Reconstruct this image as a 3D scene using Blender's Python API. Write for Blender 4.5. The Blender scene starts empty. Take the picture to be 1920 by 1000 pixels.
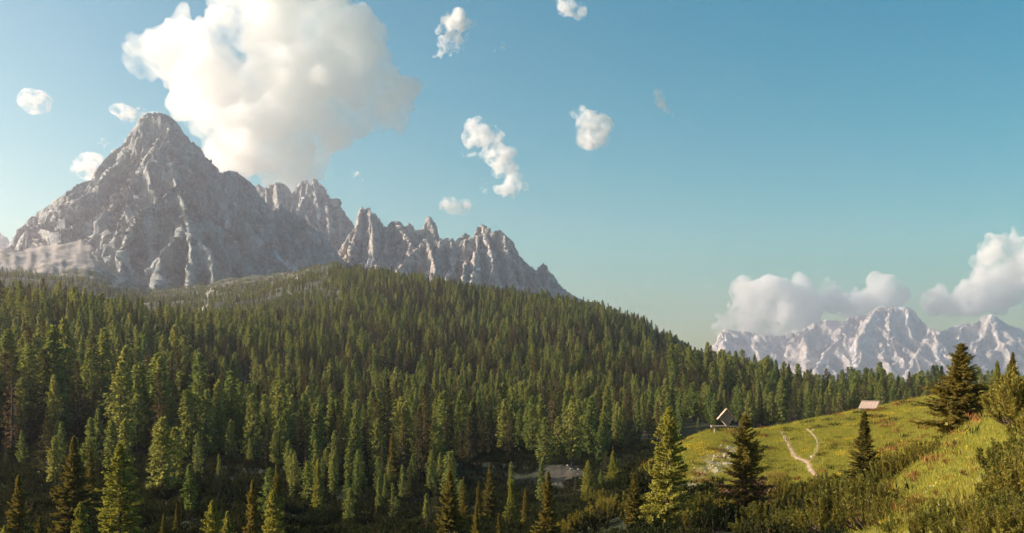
import bpy, math, random
import numpy as np
from mathutils import Vector, Quaternion

scene = bpy.context.scene
COL = scene.collection
R = math.radians
F = 1884.0            # focal length in photo pixels (1920 wide)
CX, HY = 960.0, 700.0 # horizon row of the level camera

# ------------------------------------------------------------------ camera
cam_data = bpy.data.cameras.new('camera')
cam = bpy.data.objects.new('camera', cam_data)
COL.objects.link(cam)
cam.location = (0, 0, 0)
cam.rotation_euler = (R(90), 0, 0)
cam_data.sensor_width = 36.0
cam_data.lens = 36.0 * F / 1920.0
cam_data.shift_y = (HY - 500.0) / 1920.0
cam_data.clip_start = 0.1
cam_data.clip_end = 60000.0
scene.camera = cam

# ------------------------------------------------------------------ light
SUN_AZ, SUN_EL = -86.0, 22.5      # degrees; azimuth from the view axis, minus = left
S = Vector((math.sin(R(SUN_AZ)) * math.cos(R(SUN_EL)), math.cos(R(SUN_AZ)) * math.cos(R(SUN_EL)), math.sin(R(SUN_EL))))
sun_data = bpy.data.lights.new('sun', 'SUN')
sun_data.energy = 5.0
sun_data.angle = R(0.5)
sun_data.color = (1.0, 0.86, 0.755)
sun = bpy.data.objects.new('sun', sun_data)
COL.objects.link(sun)
sun.rotation_euler = S.to_track_quat('Z', 'Y').to_euler()
sun.location = S * 100

world = bpy.data.worlds.new('World')
scene.world = world
world.use_nodes = True
wn = world.node_tree
wn.nodes.clear()
sky = wn.nodes.new('ShaderNodeTexSky')
sky.sky_type = 'NISHITA'
sky.sun_disc = False
sky.sun_elevation = R(SUN_EL)
sky.sun_rotation = R(SUN_AZ)
sky.altitude = 1800
sky.air_density = 1.0
sky.dust_density = 5.0
sky.ozone_density = 4.0
tint = wn.nodes.new('ShaderNodeMix')
tint.data_type = 'RGBA'
tint.blend_type = 'MULTIPLY'
tint.inputs[0].default_value = 1.0
tint.inputs[7].default_value = (1.27, 1.06, 0.675, 1)
bg = wn.nodes.new('ShaderNodeBackground')
bg.inputs[1].default_value = 0.108
hsv = wn.nodes.new('ShaderNodeHueSaturation')
hsv.inputs['Saturation'].default_value = 1.9
wo = wn.nodes.new('ShaderNodeOutputWorld')
wn.links.new(sky.outputs[0], tint.inputs[6])
wn.links.new(tint.outputs[2], hsv.inputs['Color'])
wn.links.new(hsv.outputs[0], bg.inputs[0])
wn.links.new(bg.outputs[0], wo.inputs[0])

scene.view_settings.view_transform = 'Standard'
scene.view_settings.look = 'None'
scene.view_settings.exposure = 1.0
scene.view_settings.gamma = 1.0
scene.view_settings.use_curve_mapping = False
scene.render.engine = 'CYCLES'
cy = scene.cycles
cy.use_denoising = True
cy.max_bounces = 34
cy.diffuse_bounces = 2
cy.glossy_bounces = 1
cy.transmission_bounces = 2
cy.transparent_max_bounces = 40
cy.volume_bounces = 32
cy.use_adaptive_sampling = True
cy.adaptive_threshold = 0.02
cy.caustics_reflective = False
cy.caustics_refractive = False

# ------------------------------------------------------------------ helpers
_prng = np.random.RandomState(7)
_perm = np.concatenate([_prng.permutation(256)] * 3).astype(np.int32)
_grad = _prng.normal(size=(256, 3)).astype(np.float32)
_grad /= np.linalg.norm(_grad, axis=1)[:, None]
_grad2 = _grad[:, :2] / np.linalg.norm(_grad[:, :2], axis=1)[:, None]


def perlin2(x, y, layer):
    shp = x.shape
    x = x.astype(np.float32).ravel(); y = np.broadcast_to(y, shp).astype(np.float32).ravel()
    xi = np.floor(x).astype(np.int32); yi = np.floor(y).astype(np.int32)
    xf = x - xi; yf = y - yi
    u = xf * xf * xf * (xf * (xf * 6 - 15) + 10); v = yf * yf * yf * (yf * (yf * 6 - 15) + 10)
    xi &= 255; yi &= 255
    gx = np.ascontiguousarray(_grad2[:, 0]); gy = np.ascontiguousarray(_grad2[:, 1])

    def g(dx, dy):
        h = _perm[_perm[xi + dx + layer] + yi + dy]
        return gx[h] * (xf - dx) + gy[h] * (yf - dy)
    a = g(0, 0); a += (g(1, 0) - a) * u
    b = g(0, 1); b += (g(1, 1) - b) * u
    return ((a + (b - a) * v) * 1.5).astype(float).reshape(shp)


def perlin(x, y, z):
    if np.ndim(z) == 0:
        return perlin2(np.asarray(x), np.asarray(y), int(abs(z) * 13) % 250)
    x, y, z = np.broadcast_arrays(x, y, z)
    shp = x.shape
    x = x.ravel(); y = y.ravel(); z = z.ravel()
    xi = np.floor(x).astype(np.int64); yi = np.floor(y).astype(np.int64); zi = np.floor(z).astype(np.int64)
    xf = (x - xi).astype(np.float32); yf = (y - yi).astype(np.float32); zf = (z - zi).astype(np.float32)
    u = xf**3 * (xf * (xf * 6 - 15) + 10); v = yf**3 * (yf * (yf * 6 - 15) + 10); w = zf**3 * (zf * (zf * 6 - 15) + 10)
    xi &= 255; yi &= 255; zi &= 255

    def g(dx, dy, dz):
        h = _perm[_perm[_perm[xi + dx] + yi + dy] + zi + dz]
        gr = _grad[h]
        return gr[:, 0] * (xf - dx) + gr[:, 1] * (yf - dy) + gr[:, 2] * (zf - dz)
    x00 = g(0, 0, 0) * (1 - u) + g(1, 0, 0) * u
    x10 = g(0, 1, 0) * (1 - u) + g(1, 1, 0) * u
    x01 = g(0, 0, 1) * (1 - u) + g(1, 0, 1) * u
    x11 = g(0, 1, 1) * (1 - u) + g(1, 1, 1) * u
    r = (x00 * (1 - v) + x10 * v) * (1 - w) + (x01 * (1 - v) + x11 * v) * w
    return (r * 1.5).reshape(shp)


def fbm(x, y, z, octaves=4, gain=0.5, lac=2.03):
    a, s, t = 1.0, 0.0, 0.0
    for i in range(octaves):
        s = s + a * perlin(x + 17.3 * i, y - 9.1 * i, z + 3.7 * i)
        t += a; a *= gain
        x = x * lac; y = y * lac; z = z * lac
    return s / t


def ridged(x, y, z, octaves=4, gain=0.55, lac=2.1):
    a, s, t = 1.0, 0.0, 0.0
    for i in range(octaves):
        n = 1.0 - np.abs(perlin(x + 11.7 * i, y + 5.3 * i, z - 7.9 * i)) * 1.6
        s = s + a * n
        t += a; a *= gain
        x = x * lac; y = y * lac; z = z * lac
    return s / t


def sstep(a, b, x):
    t = np.clip((x - a) / (b - a), 0, 1)
    return t * t * (3 - 2 * t)


def pchip(xs, ys, xq):
    xs = np.asarray(xs, float); ys = np.asarray(ys, float); xq = np.asarray(xq, float)
    h = np.diff(xs); dl = np.diff(ys) / h
    m = np.zeros_like(ys)
    m[0], m[-1] = dl[0], dl[-1]
    for i in range(1, len(xs) - 1):
        if dl[i - 1] * dl[i] > 0:
            w1 = 2 * h[i] + h[i - 1]; w2 = h[i] + 2 * h[i - 1]
            m[i] = (w1 + w2) / (w1 / dl[i - 1] + w2 / dl[i])
    k = np.clip(np.searchsorted(xs, xq) - 1, 0, len(h) - 1)
    t = np.clip((xq - xs[k]) / h[k], 0, 1)
    t2, t3 = t * t, t * t * t
    return ((2 * t3 - 3 * t2 + 1) * ys[k] + (t3 - 2 * t2 + t) * h[k] * m[k] + (-2 * t3 + 3 * t2) * ys[k + 1] + (t3 - t2) * h[k] * m[k + 1])


def mesh_arrays(name, verts, quads=None, tris=None, smooth=False, mats=(), mat_index=None):
    me = bpy.data.meshes.new(name)
    verts = np.ascontiguousarray(verts, dtype=np.float32)
    nq = 0 if quads is None else len(quads)
    nt = 0 if tris is None else len(tris)
    me.vertices.add(len(verts))
    me.vertices.foreach_set('co', verts.ravel())
    loops = []
    if nq: loops.append(np.asarray(quads, np.int32).ravel())
    if nt: loops.append(np.asarray(tris, np.int32).ravel())
    loops = np.concatenate(loops)
    me.loops.add(len(loops))
    me.loops.foreach_set('vertex_index', loops)
    starts = np.concatenate([np.arange(nq) * 4, nq * 4 + np.arange(nt) * 3]).astype(np.int32)
    me.polygons.add(nq + nt)
    me.polygons.foreach_set('loop_start', starts)
    me.polygons.foreach_set('use_smooth', np.full(nq + nt, smooth, dtype=bool))
    for m in mats:
        me.materials.append(m)
    if mat_index is not None:
        me.polygons.foreach_set('material_index', np.asarray(mat_index, np.int32))
    me.update(calc_edges=True)
    return me


def set_color(me, rgb, name='Col'):
    a = me.attributes.new(name, 'FLOAT_COLOR', 'POINT')
    c = np.ones((len(rgb), 4), np.float32)
    c[:, :3] = rgb
    a.data.foreach_set('color', c.ravel())


def grid_quads(nc, nr):
    i = np.arange(nc - 1)[:, None] * nr + np.arange(nr - 1)[None, :]
    i = i.ravel()
    return np.stack([i, i + nr, i + nr + 1, i + 1], 1)


def link(name, me, parent=None, loc=None):
    o = bpy.data.objects.new(name, me)
    COL.objects.link(o)
    if parent is not None: o.parent = parent
    if loc is not None: o.location = loc
    return o


def tag(o, label=None, cat=None, group=None, kind=None):
    if label: o['label'] = label
    if cat: o['category'] = cat
    if group: o['group'] = group
    if kind: o['kind'] = kind
    return o


def P3(px, py, d):
    return ((px - CX) / F * d, d, (HY - py) / F * d)


def new_mat(name):
    m = bpy.data.materials.new(name)
    m.use_nodes = True
    nt = m.node_tree
    nt.nodes.clear()
    out = nt.nodes.new('ShaderNodeOutputMaterial')
    return m, nt, out


def N(nt, t, **kw):
    n = nt.nodes.new(t)
    for k, v in kw.items():
        setattr(n, k, v)
    return n


def mixrgb(nt, blend, fac, a, b):
    n = N(nt, 'ShaderNodeMix', data_type='RGBA', blend_type=blend)
    for sock, v in ((n.inputs[0], fac), (n.inputs[6], a), (n.inputs[7], b)):
        if hasattr(v, 'is_output'):
            nt.links.new(v, sock)
        elif isinstance(v, (tuple, list)):
            sock.default_value = (v[0], v[1], v[2], 1)
        else:
            sock.default_value = v
    return n.outputs[2]


def ramp(nt, src, p0, c0, p1, c1):
    n = N(nt, 'ShaderNodeValToRGB')
    e = n.color_ramp.elements
    e[0].position, e[0].color = p0, (*c0, 1)
    e[1].position, e[1].color = p1, (*c1, 1)
    nt.links.new(src, n.inputs[0])
    return n.outputs[0]


def noise_tex(nt, scale, detail=4, rough=0.6, coord=None):
    n = N(nt, 'ShaderNodeTexNoise')
    n.inputs['Scale'].default_value = scale
    n.inputs['Detail'].default_value = detail
    n.inputs['Roughness'].default_value = rough
    if coord is None:
        coord = N(nt, 'ShaderNodeNewGeometry').outputs['Position']
    nt.links.new(coord, n.inputs['Vector'])
    return n.outputs[0]


def mat_vcol(name, scales, var=(0.7, 1.3), bump=0.0, bump_scale=1.0, rough=0.95, crack=0.0):
    """earth / rock: colour from the mesh attribute, mottled by noise, with fine relief"""
    m, nt, out = new_mat(name)
    at = N(nt, 'ShaderNodeAttribute', attribute_name='Col')
    c = at.outputs['Color']
    for s in scales:
        f = noise_tex(nt, s, 5, 0.65)
        g = ramp(nt, f, 0.3, (var[0],) * 3, 0.7, (var[1],) * 3)
        c = mixrgb(nt, 'MULTIPLY', 1.0, c, g)
    if crack:      # joints and weathering streaks of the rock
        geo = N(nt, 'ShaderNodeNewGeometry').outputs['Position']
        nz = N(nt, 'ShaderNodeTexNoise'); nz.inputs['Scale'].default_value = crack * .6; nz.inputs['Detail'].default_value = 4
        nt.links.new(geo, nz.inputs['Vector'])
        off = N(nt, 'ShaderNodeVectorMath', operation='SCALE'); off.inputs['Scale'].default_value = 1.1 / crack
        nt.links.new(nz.outputs['Color'], off.inputs[0])
        add = N(nt, 'ShaderNodeVectorMath', operation='ADD')
        nt.links.new(geo, add.inputs[0]); nt.links.new(off.outputs[0], add.inputs[1])
        mp = N(nt, 'ShaderNodeMapping'); mp.inputs['Scale'].default_value = (1, 1, .42)
        nt.links.new(add.outputs[0], mp.inputs[0])
        for k_, lo in ((1.0, .80), (2.7, .86)):
            vo = N(nt, 'ShaderNodeTexVoronoi', feature='DISTANCE_TO_EDGE'); vo.inputs['Scale'].default_value = crack * k_
            nt.links.new(mp.outputs[0], vo.inputs['Vector'])
            c = mixrgb(nt, 'MULTIPLY', 1.0, c, ramp(nt, vo.outputs['Distance'], 0.0, (lo,) * 3, 0.13, (1.06,) * 3))
    b = N(nt, 'ShaderNodeBsdfPrincipled')
    b.inputs['Roughness'].default_value = rough
    b.inputs['Specular IOR Level'].default_value = 0.1
    nt.links.new(c, b.inputs['Base Color'])
    if bump:
        bp = N(nt, 'ShaderNodeBump')
        bp.inputs['Strength'].default_value = 1.0
        bp.inputs['Distance'].default_value = bump
        nt.links.new(noise_tex(nt, bump_scale, 6, 0.7), bp.inputs['Height'])
        nt.links.new(bp.outputs[0], b.inputs['Normal'])
    nt.links.new(b.outputs[0], out.inputs[0])
    return m


def mat_leaf(name, ca, cb, trans=0.35, island=0.35, patch=None):
    """foliage: colour varies per plant (ca..cb) and per sprig; thin, so part of the light passes through"""
    m, nt, out = new_mat(name)
    oi = N(nt, 'ShaderNodeObjectInfo')
    c = ramp(nt, oi.outputs['Random'], 0.0, ca, 1.0, cb)
    at = N(nt, 'ShaderNodeAttribute', attribute_name='tint')
    g = ramp(nt, at.outputs['Fac'], 0.0, (1 - island,) * 3, 1.0, (1 + island,) * 3)
    c = mixrgb(nt, 'MULTIPLY', 1.0, c, g)
    d = N(nt, 'ShaderNodeBsdfDiffuse')
    t = N(nt, 'ShaderNodeBsdfTranslucent')
    nt.links.new(c, d.inputs[0])
    tc = mixrgb(nt, 'MULTIPLY', 1.0, c, (1.25, 1.1, 0.55))
    nt.links.new(tc, t.inputs[0])
    mx = N(nt, 'ShaderNodeMixShader')
    mx.inputs[0].default_value = trans
    nt.links.new(d.outputs[0], mx.inputs[1])
    nt.links.new(t.outputs[0], mx.inputs[2])
    nt.links.new(mx.outputs[0], out.inputs[0])
    return m


def mat_plain(name, col, scale=8.0, var=(0.75, 1.2), rough=0.9):
    m, nt, out = new_mat(name)
    f = noise_tex(nt, scale, 5, 0.65)
    g = ramp(nt, f, 0.3, (var[0],) * 3, 0.7, (var[1],) * 3)
    c = mixrgb(nt, 'MULTIPLY', 1.0, col, g)
    b = N(nt, 'ShaderNodeBsdfPrincipled')
    b.inputs['Roughness'].default_value = rough
    b.inputs['Specular IOR Level'].default_value = 0.15
    nt.links.new(c, b.inputs['Base Color'])
    nt.links.new(b.outputs[0], out.inputs[0])
    return m


# ------------------------------------------------------------------ ground
# profile of the land along lines of sight: photo column -> [(distance, photo row of the bare ground)]
NEAR_L = [(3, 1767), (10, 1300), (20, 1230), (40, 1180), (60, 1130)]
COLS = {
    -1500: [(3, 1767), (10, 1200), (20, 900), (40, 750), (60, 780), (100, 720), (180, 650), (290, 620), (450, 600), (700, 540), (1000, 520), (1400, 515), (2600, 480), (4000, 640), (13000, 735)],
    -500: NEAR_L + [(80, 980), (110, 900), (150, 830), (200, 780), (290, 720), (400, 630), (500, 600), (700, 560), (1000, 535), (1400, 512), (2600, 470), (4000, 640), (13000, 735)],
    0: NEAR_L + [(100, 1020), (170, 890), (200, 872), (290, 795), (400, 690), (500, 605), (560, 590), (700, 578), (1000, 552), (1400, 515), (2000, 500), (2700, 478), (4000, 640), (13000, 735)],
    150: NEAR_L + [(100, 1018), (170, 892), (200, 870), (290, 795), (400, 700), (520, 615), (600, 605), (800, 592), (1000, 568), (1400, 530), (2000, 500), (2500, 475), (2800, 450), (4000, 640), (13000, 735)],
    300: NEAR_L + [(100, 1015), (180, 885), (210, 872), (260, 845), (350, 770), (450, 695), (600, 630), (700, 620), (850, 612), (1000, 592), (1400, 565), (2000, 550), (2400, 543), (2700, 535), (4000, 640), (13000, 735)],
    450: NEAR_L + [(100, 1020), (180, 905), (260, 850), (350, 780), (450, 715), (600, 655), (800, 618), (1000, 585), (1400, 550), (1900, 536), (2600, 530), (4000, 640), (13000, 735)],
    650: NEAR_L + [(100, 1030), (180, 940), (260, 865), (350, 795), (450, 745), (600, 680), (800, 610), (1000, 555), (1200, 522), (1400, 515), (1900, 500), (2600, 530), (4000, 640), (13000, 735)],
    900: NEAR_L + [(100, 1030), (180, 960), (235, 915), (255, 868), (290, 850), (335, 828), (350, 818), (450, 765), (600, 700), (800, 632), (1000, 574), (1120, 555), (1300, 580), (2000, 640), (4000, 700), (13000, 738)],
    1050: NEAR_L + [(80, 1040), (110, 990), (150, 975), (225, 925), (245, 875), (290, 852), (330, 828), (350, 818), (450, 768), (600, 705), (800, 630), (1000, 588), (1080, 577), (1300, 620), (2000, 670), (4000, 705), (13000, 738)],
    1130: NEAR_L[:3] + [(40, 1130), (60, 1060), (80, 1000), (110, 945), (135, 935), (170, 925), (225, 893), (280, 860), (325, 830), (345, 818), (450, 770), (600, 712), (800, 642), (1000, 600), (1050, 594), (1300, 640), (2000, 680), (4000, 708), (13000, 738)],
    1195: NEAR_L[:2] + [(20, 1200), (40, 1110), (60, 1050), (80, 985), (100, 925), (112, 897), (118, 888), (135, 905), (180, 900), (250, 868), (325, 829), (345, 817), (450, 772), (600, 718), (800, 668), (980, 616), (1300, 660), (2000, 690), (4000, 708), (13000, 738)],
    1290: NEAR_L[:2] + [(20, 1190), (40, 1090), (60, 1035), (80, 968), (100, 888), (112, 838), (119, 827), (135, 850), (180, 878), (250, 860), (325, 828), (345, 816), (450, 778), (600, 722), (800, 700), (900, 688), (1300, 705), (4000, 710), (13000, 738)],
    1340: NEAR_L[:2] + [(20, 1180), (40, 1080), (60, 1025), (80, 960), (100, 880), (115, 824), (122, 810), (140, 835), (200, 868), (300, 836), (345, 816), (450, 778), (600, 738), (760, 712), (1300, 715), (4000, 712), (13000, 738)],
    1440: NEAR_L[:2] + [(20, 1170), (40, 1070), (65, 1000), (80, 950), (100, 880), (115, 826), (127, 804), (145, 830), (200, 862), (300, 834), (345, 816), (450, 778), (600, 745), (700, 730), (1300, 722), (4000, 715), (13000, 738)],
    1540: NEAR_L[:2] + [(20, 1160), (40, 1060), (60, 975), (75, 930), (90, 888), (110, 824), (128, 786), (148, 815), (200, 856), (300, 830), (345, 814), (450, 790), (580, 768), (650, 760), (1300, 735), (4000, 715), (13000, 738)],
    1640: [(3, 1767), (10, 1290), (25, 1120), (40, 1005), (60, 935), (75, 900), (95, 850), (115, 795), (130, 766), (150, 790), (200, 845), (300, 826), (400, 790), (500, 778), (600, 766), (1300, 730), (4000, 718), (13000, 738)],
    1765: [(3, 1740), (8, 1290), (15, 1130), (25, 985), (40, 905), (55, 862), (75, 830), (95, 792), (115, 758), (130, 741), (150, 760), (200, 830), (300, 822), (400, 790), (500, 778), (600, 766), (1300, 735), (4000, 718), (13000, 738)],
    1850: [(3, 1720), (8, 1250), (14, 1090), (22, 965), (32, 880), (42, 838), (52, 806), (62, 792), (80, 775), (110, 744), (130, 728), (160, 740), (200, 810), (300, 815), (400, 790), (500, 778), (600, 766), (1300, 735), (4000, 718), (13000, 738)],
    1920: [(3, 1700), (8, 1200), (14, 1040), (22, 925), (32, 835), (42, 780), (50, 748), (60, 740), (80, 742), (110, 725), (130, 713), (200, 800), (300, 812), (400, 790), (500, 778), (600, 766), (1300, 735), (4000, 718), (13000, 738)],
    2300: [(3, 1650), (8, 1050), (20, 860), (40, 740), (60, 700), (100, 695), (130, 690), (200, 780), (300, 800), (450, 780), (600, 750), (1300, 735), (4000, 718), (13000, 738)],
    3400: [(3, 1600), (8, 950), (20, 780), (60, 680), (130, 670), (300, 700), (600, 700), (1300, 715), (4000, 718), (13000, 738)],
}
D_ROWS = np.concatenate([np.geomspace(3, 20, 40, endpoint=False), np.geomspace(20, 170, 230, endpoint=False),
                         np.geomspace(170, 1500, 200, endpoint=False), np.geomspace(1500, 3200, 110, endpoint=False), np.geomspace(3200, 13000, 25)])
PX_COLS = np.concatenate([np.linspace(-1500, -60, 60, endpoint=False), np.linspace(-60, 1100, 250, endpoint=False),
                          np.linspace(1100, 2000, 300, endpoint=False), np.linspace(2000, 3400, 50)])
_keys = sorted(COLS)
_tab = np.zeros((len(_keys), len(D_ROWS)))
for _i, _k in enumerate(_keys):
    _d = np.array([a for a, b in COLS[_k]], float)
    _z = np.array([(HY - b) / F * a for a, b in COLS[_k]])
    _tab[_i] = pchip(np.log(_d), _z, np.log(D_ROWS))
GZ = np.zeros((len(PX_COLS), len(D_ROWS)))
for _j in range(len(D_ROWS)):
    GZ[:, _j] = pchip(_keys, _tab[:, _j], PX_COLS)
GPX, GD = np.meshgrid(PX_COLS, D_ROWS, indexing='ij')
GX = (GPX - CX) / F * GD
# land relief that is not in the table: hummocks near, knolls and gullies far
GZ += fbm(GX / 7, GD / 7, 0.0, 4) * 0.35 * sstep(6, 30, GD)
GZ += fbm(GX / 60 + 5, GD / 60, 0.0, 4) * 6.0 * sstep(170, 420, GD)
GZ += fbm(GX / 28, GD / 60, 0.0, 4) * 2.5 * sstep(1200, 1700, GD)
GZ += (ridged(GX / 160, GD / 420, 0.0, 4) - 0.6) * 12.0 * sstep(900, 1700, GD)
GZ += fbm(GX / 13, GD / 24, 0.0, 4) * 1.6 * sstep(1300, 1800, GD)
GZ += (ridged(GPX / 26, GD / 1500, 0.0, 4) - 0.6) * 6.0 * sstep(1300, 1900, GD)
# washed-out bank above the stream
BANK = np.exp(-((GPX - 1050) / 42) ** 2) * np.exp(-((GD - 242) / 12) ** 2)
GZ += (ridged(GX / 9, GD / 9, GZ / 14, 4) - 0.6) * 2.2 * BANK
# rubble scar on the meadow
SCAR = np.exp(-((GPX - 1345 - (GD - 103) * 3.5) / 28) ** 2) * np.exp(-((GD - 103) / 8) ** 2)
GZ += (ridged(GX / 1.6, GD / 1.6, GZ / 2, 3) - 0.75) * 0.9 * SCAR


def ground_z(x, y):
    x = np.asarray(x, float); y = np.maximum(np.asarray(y, float), 3.0)
    px = CX + F * x / y
    ci = np.clip(np.interp(px, PX_COLS, np.arange(len(PX_COLS))), 0, len(PX_COLS) - 1.001)
    ri = np.clip(np.interp(y, D_ROWS, np.arange(len(D_ROWS))), 0, len(D_ROWS) - 1.001)
    a = ci.astype(int); b = ri.astype(int); u = ci - a; v = ri - b
    return (GZ[a, b] * (1 - u) + GZ[a + 1, b] * u) * (1 - v) + (GZ[a, b + 1] * (1 - u) + GZ[a + 1, b + 1] * u) * v


def crest_px_ground(px, d):
    return ground_z((px - CX) / F * d, d)


def meadow_mask(px, d):
    left = np.interp(d, [15, 40, 60, 80, 100, 118, 135, 150], [1740, 1625, 1550, 1390, 1255, 1185, 1185, 1250])
    return sstep(-25, 40, px - left) * (1 - sstep(140, 175, d))


def build_ground():
    n1 = fbm(GX / 14, GD / 14, 0.0, 4)
    n2 = fbm(GX / 90 + 3, GD / 90, 0.0, 4)
    n3 = fbm(GX / 3 + 9, GD / 3, 0.0, 3)
    n4 = fbm(GX / 220 + 1, GD / 220, 0.0, 5)
    def C(r, g, b): return np.array([r, g, b])
    def mixc(c, m, col): return c * (1 - m[..., None]) + col * m[..., None]
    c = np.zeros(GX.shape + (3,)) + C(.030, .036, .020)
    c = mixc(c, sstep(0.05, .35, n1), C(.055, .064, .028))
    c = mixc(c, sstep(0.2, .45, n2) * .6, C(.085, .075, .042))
    mm = meadow_mask(GPX, GD)
    mc = np.zeros(c.shape) + C(.23, .24, .05)
    mc = mixc(mc, sstep(-.1, .35, n1), C(.24, .22, .055))
    mc = mixc(mc, sstep(.05, .4, n3) * .6, C(.16, .18, .04))
    mc = mixc(mc, sstep(.18, .4, fbm(GX / 5 + 31, GD / 2.5, 0.0, 3)) * .8, C(.19, .115, .06))
    mc = mixc(mc, sstep(.22, .42, fbm(GX / 2.2 + 71, GD / 1.6, 0.0, 3)) * .7, C(.06, .075, .025))
    c = c * (1 - mm[..., None]) + mc * mm[..., None]
    rock = np.clip(SCAR * 1.7 * (0.55 + n3 * 1.4), 0, 1)
    c = mixc(c, rock, C(.55, .43, .31))
    c = mixc(c, np.clip(BANK * 2.2 * (0.65 + n1), 0, 1), C(.10, .085, .065))
    # talus below the peak: pale scree with dwarf-pine green towards the wood
    tal = sstep(880, 1350, GD + n4 * 260) * (1 - sstep(620, 780, GPX + n2 * 60))
    sc = np.zeros(c.shape) + C(.36, .32, .28)
    sc = mixc(sc, sstep(-.2, .3, n2) * .5, C(.24, .215, .19))
    stv = fbm(GPX / 9 + n2 * .8, GD / 600, 0.0, 4)
    sc = mixc(sc, sstep(.05, .4, stv) * .6, C(.25, .23, .21))
    sc = mixc(sc, sstep(.1, .4, -stv) * .5, C(.44, .39, .33))
    sc = mixc(sc, sstep(.12, .3, fbm(GPX / 14 + 5, GD / 260, 0.0, 4)) * .65, C(.13, .13, .065))
    gl = np.interp(GPX, [-300, 0, 120, 240, 330, 700], [1500, 1600, 1700, 2200, 2600, 3200])
    gr = (1 - sstep(-250, 250, GD - gl + n2 * 600 + n4 * 500)) * sstep(-.5, .05, n1 + n2 * .8 + .2)
    sc = mixc(sc, gr * .92, C(.075, .085, .036))
    c = c * (1 - tal[..., None]) + sc * tal[..., None]
    for (x0, y0, x1, y1, w) in [(395, 545, 375, 600, 6), (300, 525, 262, 575, 10), (330, 520, 285, 552, 7), (240, 505, 215, 535, 7), (520, 505, 560, 520, 6)]:
        py = HY - F * GZ / GD
        t = np.clip(((GPX - x0) * (x1 - x0) + (py - y0) * (y1 - y0)) / ((x1 - x0)**2 + (y1 - y0)**2), 0, 1)
        ds = np.hypot(GPX - x0 - t * (x1 - x0) + n2 * 14, py - y0 - t * (y1 - y0))
        c = mixc(c, (1 - sstep(w * .5, w * 1.2, ds)) * (GD > 800) * (GD < 2600), C(.46, .41, .36))
    bare = sstep(.26, .38, fbm(GX / 35 + 50, GD / 35, 0.0, 3)) * sstep(270, 350, GD) * (1 - tal)
    c = mixc(c, bare * .35, C(.20, .15, .10))
    v = np.stack([GX, GD, GZ], -1).reshape(-1, 3)
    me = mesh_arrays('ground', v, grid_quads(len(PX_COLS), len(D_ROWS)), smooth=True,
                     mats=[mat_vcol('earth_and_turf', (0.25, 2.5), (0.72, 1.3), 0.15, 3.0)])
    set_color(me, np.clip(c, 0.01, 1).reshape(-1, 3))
    tag(link('ground', me), 'valley floor, meadow hill and forested slope under the peaks', kind='structure')


build_ground()


def strip(name, pts, width, mat, label, lift, ragged=0.25, n=60, seed=0):
    """footpath: a ribbon laid on the land along photo points (px, distance)"""
    rng = np.random.RandomState(seed)
    p = np.array([((a - CX) / F * d, d) for a, d in pts])
    s = np.concatenate([[0], np.cumsum(np.hypot(*np.diff(p, axis=0).T))])
    q = np.linspace(0, s[-1], n)
    x = pchip(s, p[:, 0], q); y = pchip(s, p[:, 1], q)
    tx, ty = np.gradient(x), np.gradient(y)
    l = np.hypot(tx, ty); nx, ny = -ty / l, tx / l
    wv = width * (1 + ragged * perlin(q / 1.7 + seed, q * 0, .5) * 2)
    rows = []
    for k in (-1, -.5, 0, .5, 1):
        e = wv * .5 * k * (1 + ragged * rng.uniform(-.5, .5, n) * (abs(k) == 1))
        xx, yy = x + nx * e, y + ny * e
        zz = ground_z(xx, yy) + lift * (1 - .9 * (abs(k) == 1))
        rows.append(np.stack([xx, yy, zz], 1))
    v = np.stack(rows, 1).reshape(-1, 3)
    me = mesh_arrays(name, v, grid_quads(n, 5), smooth=True, mats=[mat])
    return tag(link(name, me), label, kind='structure')


M_path = mat_plain('trodden_gravel', (.38, .27, .20), 3.0, (.75, 1.2))
M_path2 = mat_plain('pale_gravel', (.30, .27, .235), 1.0, (.75, 1.2))



def hit(px, py, dmin=3.0, dmax=1500.0):
    """distance at which the line of sight through a photo point meets the land"""
    d = np.geomspace(dmin, dmax, 3000)
    g = ground_z((px - CX) / F * d, d)
    ray = (HY - py) / F * d
    k = np.argmax(g >= ray)
    return float(d[k]) if g[k] >= ray[k] else float(dmax)


def pathpts(pts, dmin, dmax):
    return [(a, hit(a, b, dmin, dmax)) for a, b in pts]


strip('footpath', pathpts([(1465, 808), (1472, 822), (1483, 842), (1498, 860), (1515, 868), (1520, 880), (1532, 893), (1552, 906)], 60, 130), 0.46, M_path,
      'pale pink trodden footpath running down the meadow below the ridge', 0.05, seed=1)
strip('footpath', pathpts([(1517, 868), (1524, 858), (1532, 846), (1533, 830), (1527, 817), (1514, 805)], 60, 130), 0.22, M_path,
      'narrow branch of the footpath forking right up the meadow', 0.05, .5, seed=2)
strip('valley_path', [(-60, 176), (60, 175), (180, 182), (250, 190), (330, 203), (400, 206), (490, 214)], .9, M_path2, 'pale gravel path crossing the shaded valley floor', .15, seed=3)
strip('valley_path', [(905, 335), (960, 330), (1060, 329), (1150, 327), (1240, 325), (1330, 325), (1430, 326)], 2.6, M_path2, 'pale forest track running along the foot of the wooded hill', .2, seed=4)

# ------------------------------------------------------------------ mountains
M_rock = mat_vcol('dolomite_rock', (0.02, 0.11), (0.74, 1.26), 7.0, 0.06, crack=0.028)
M_rock_far = mat_vcol('distant_rock', (0.004, 0.02), (0.75, 1.25), 14.0, 0.02, crack=0.007)


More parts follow.
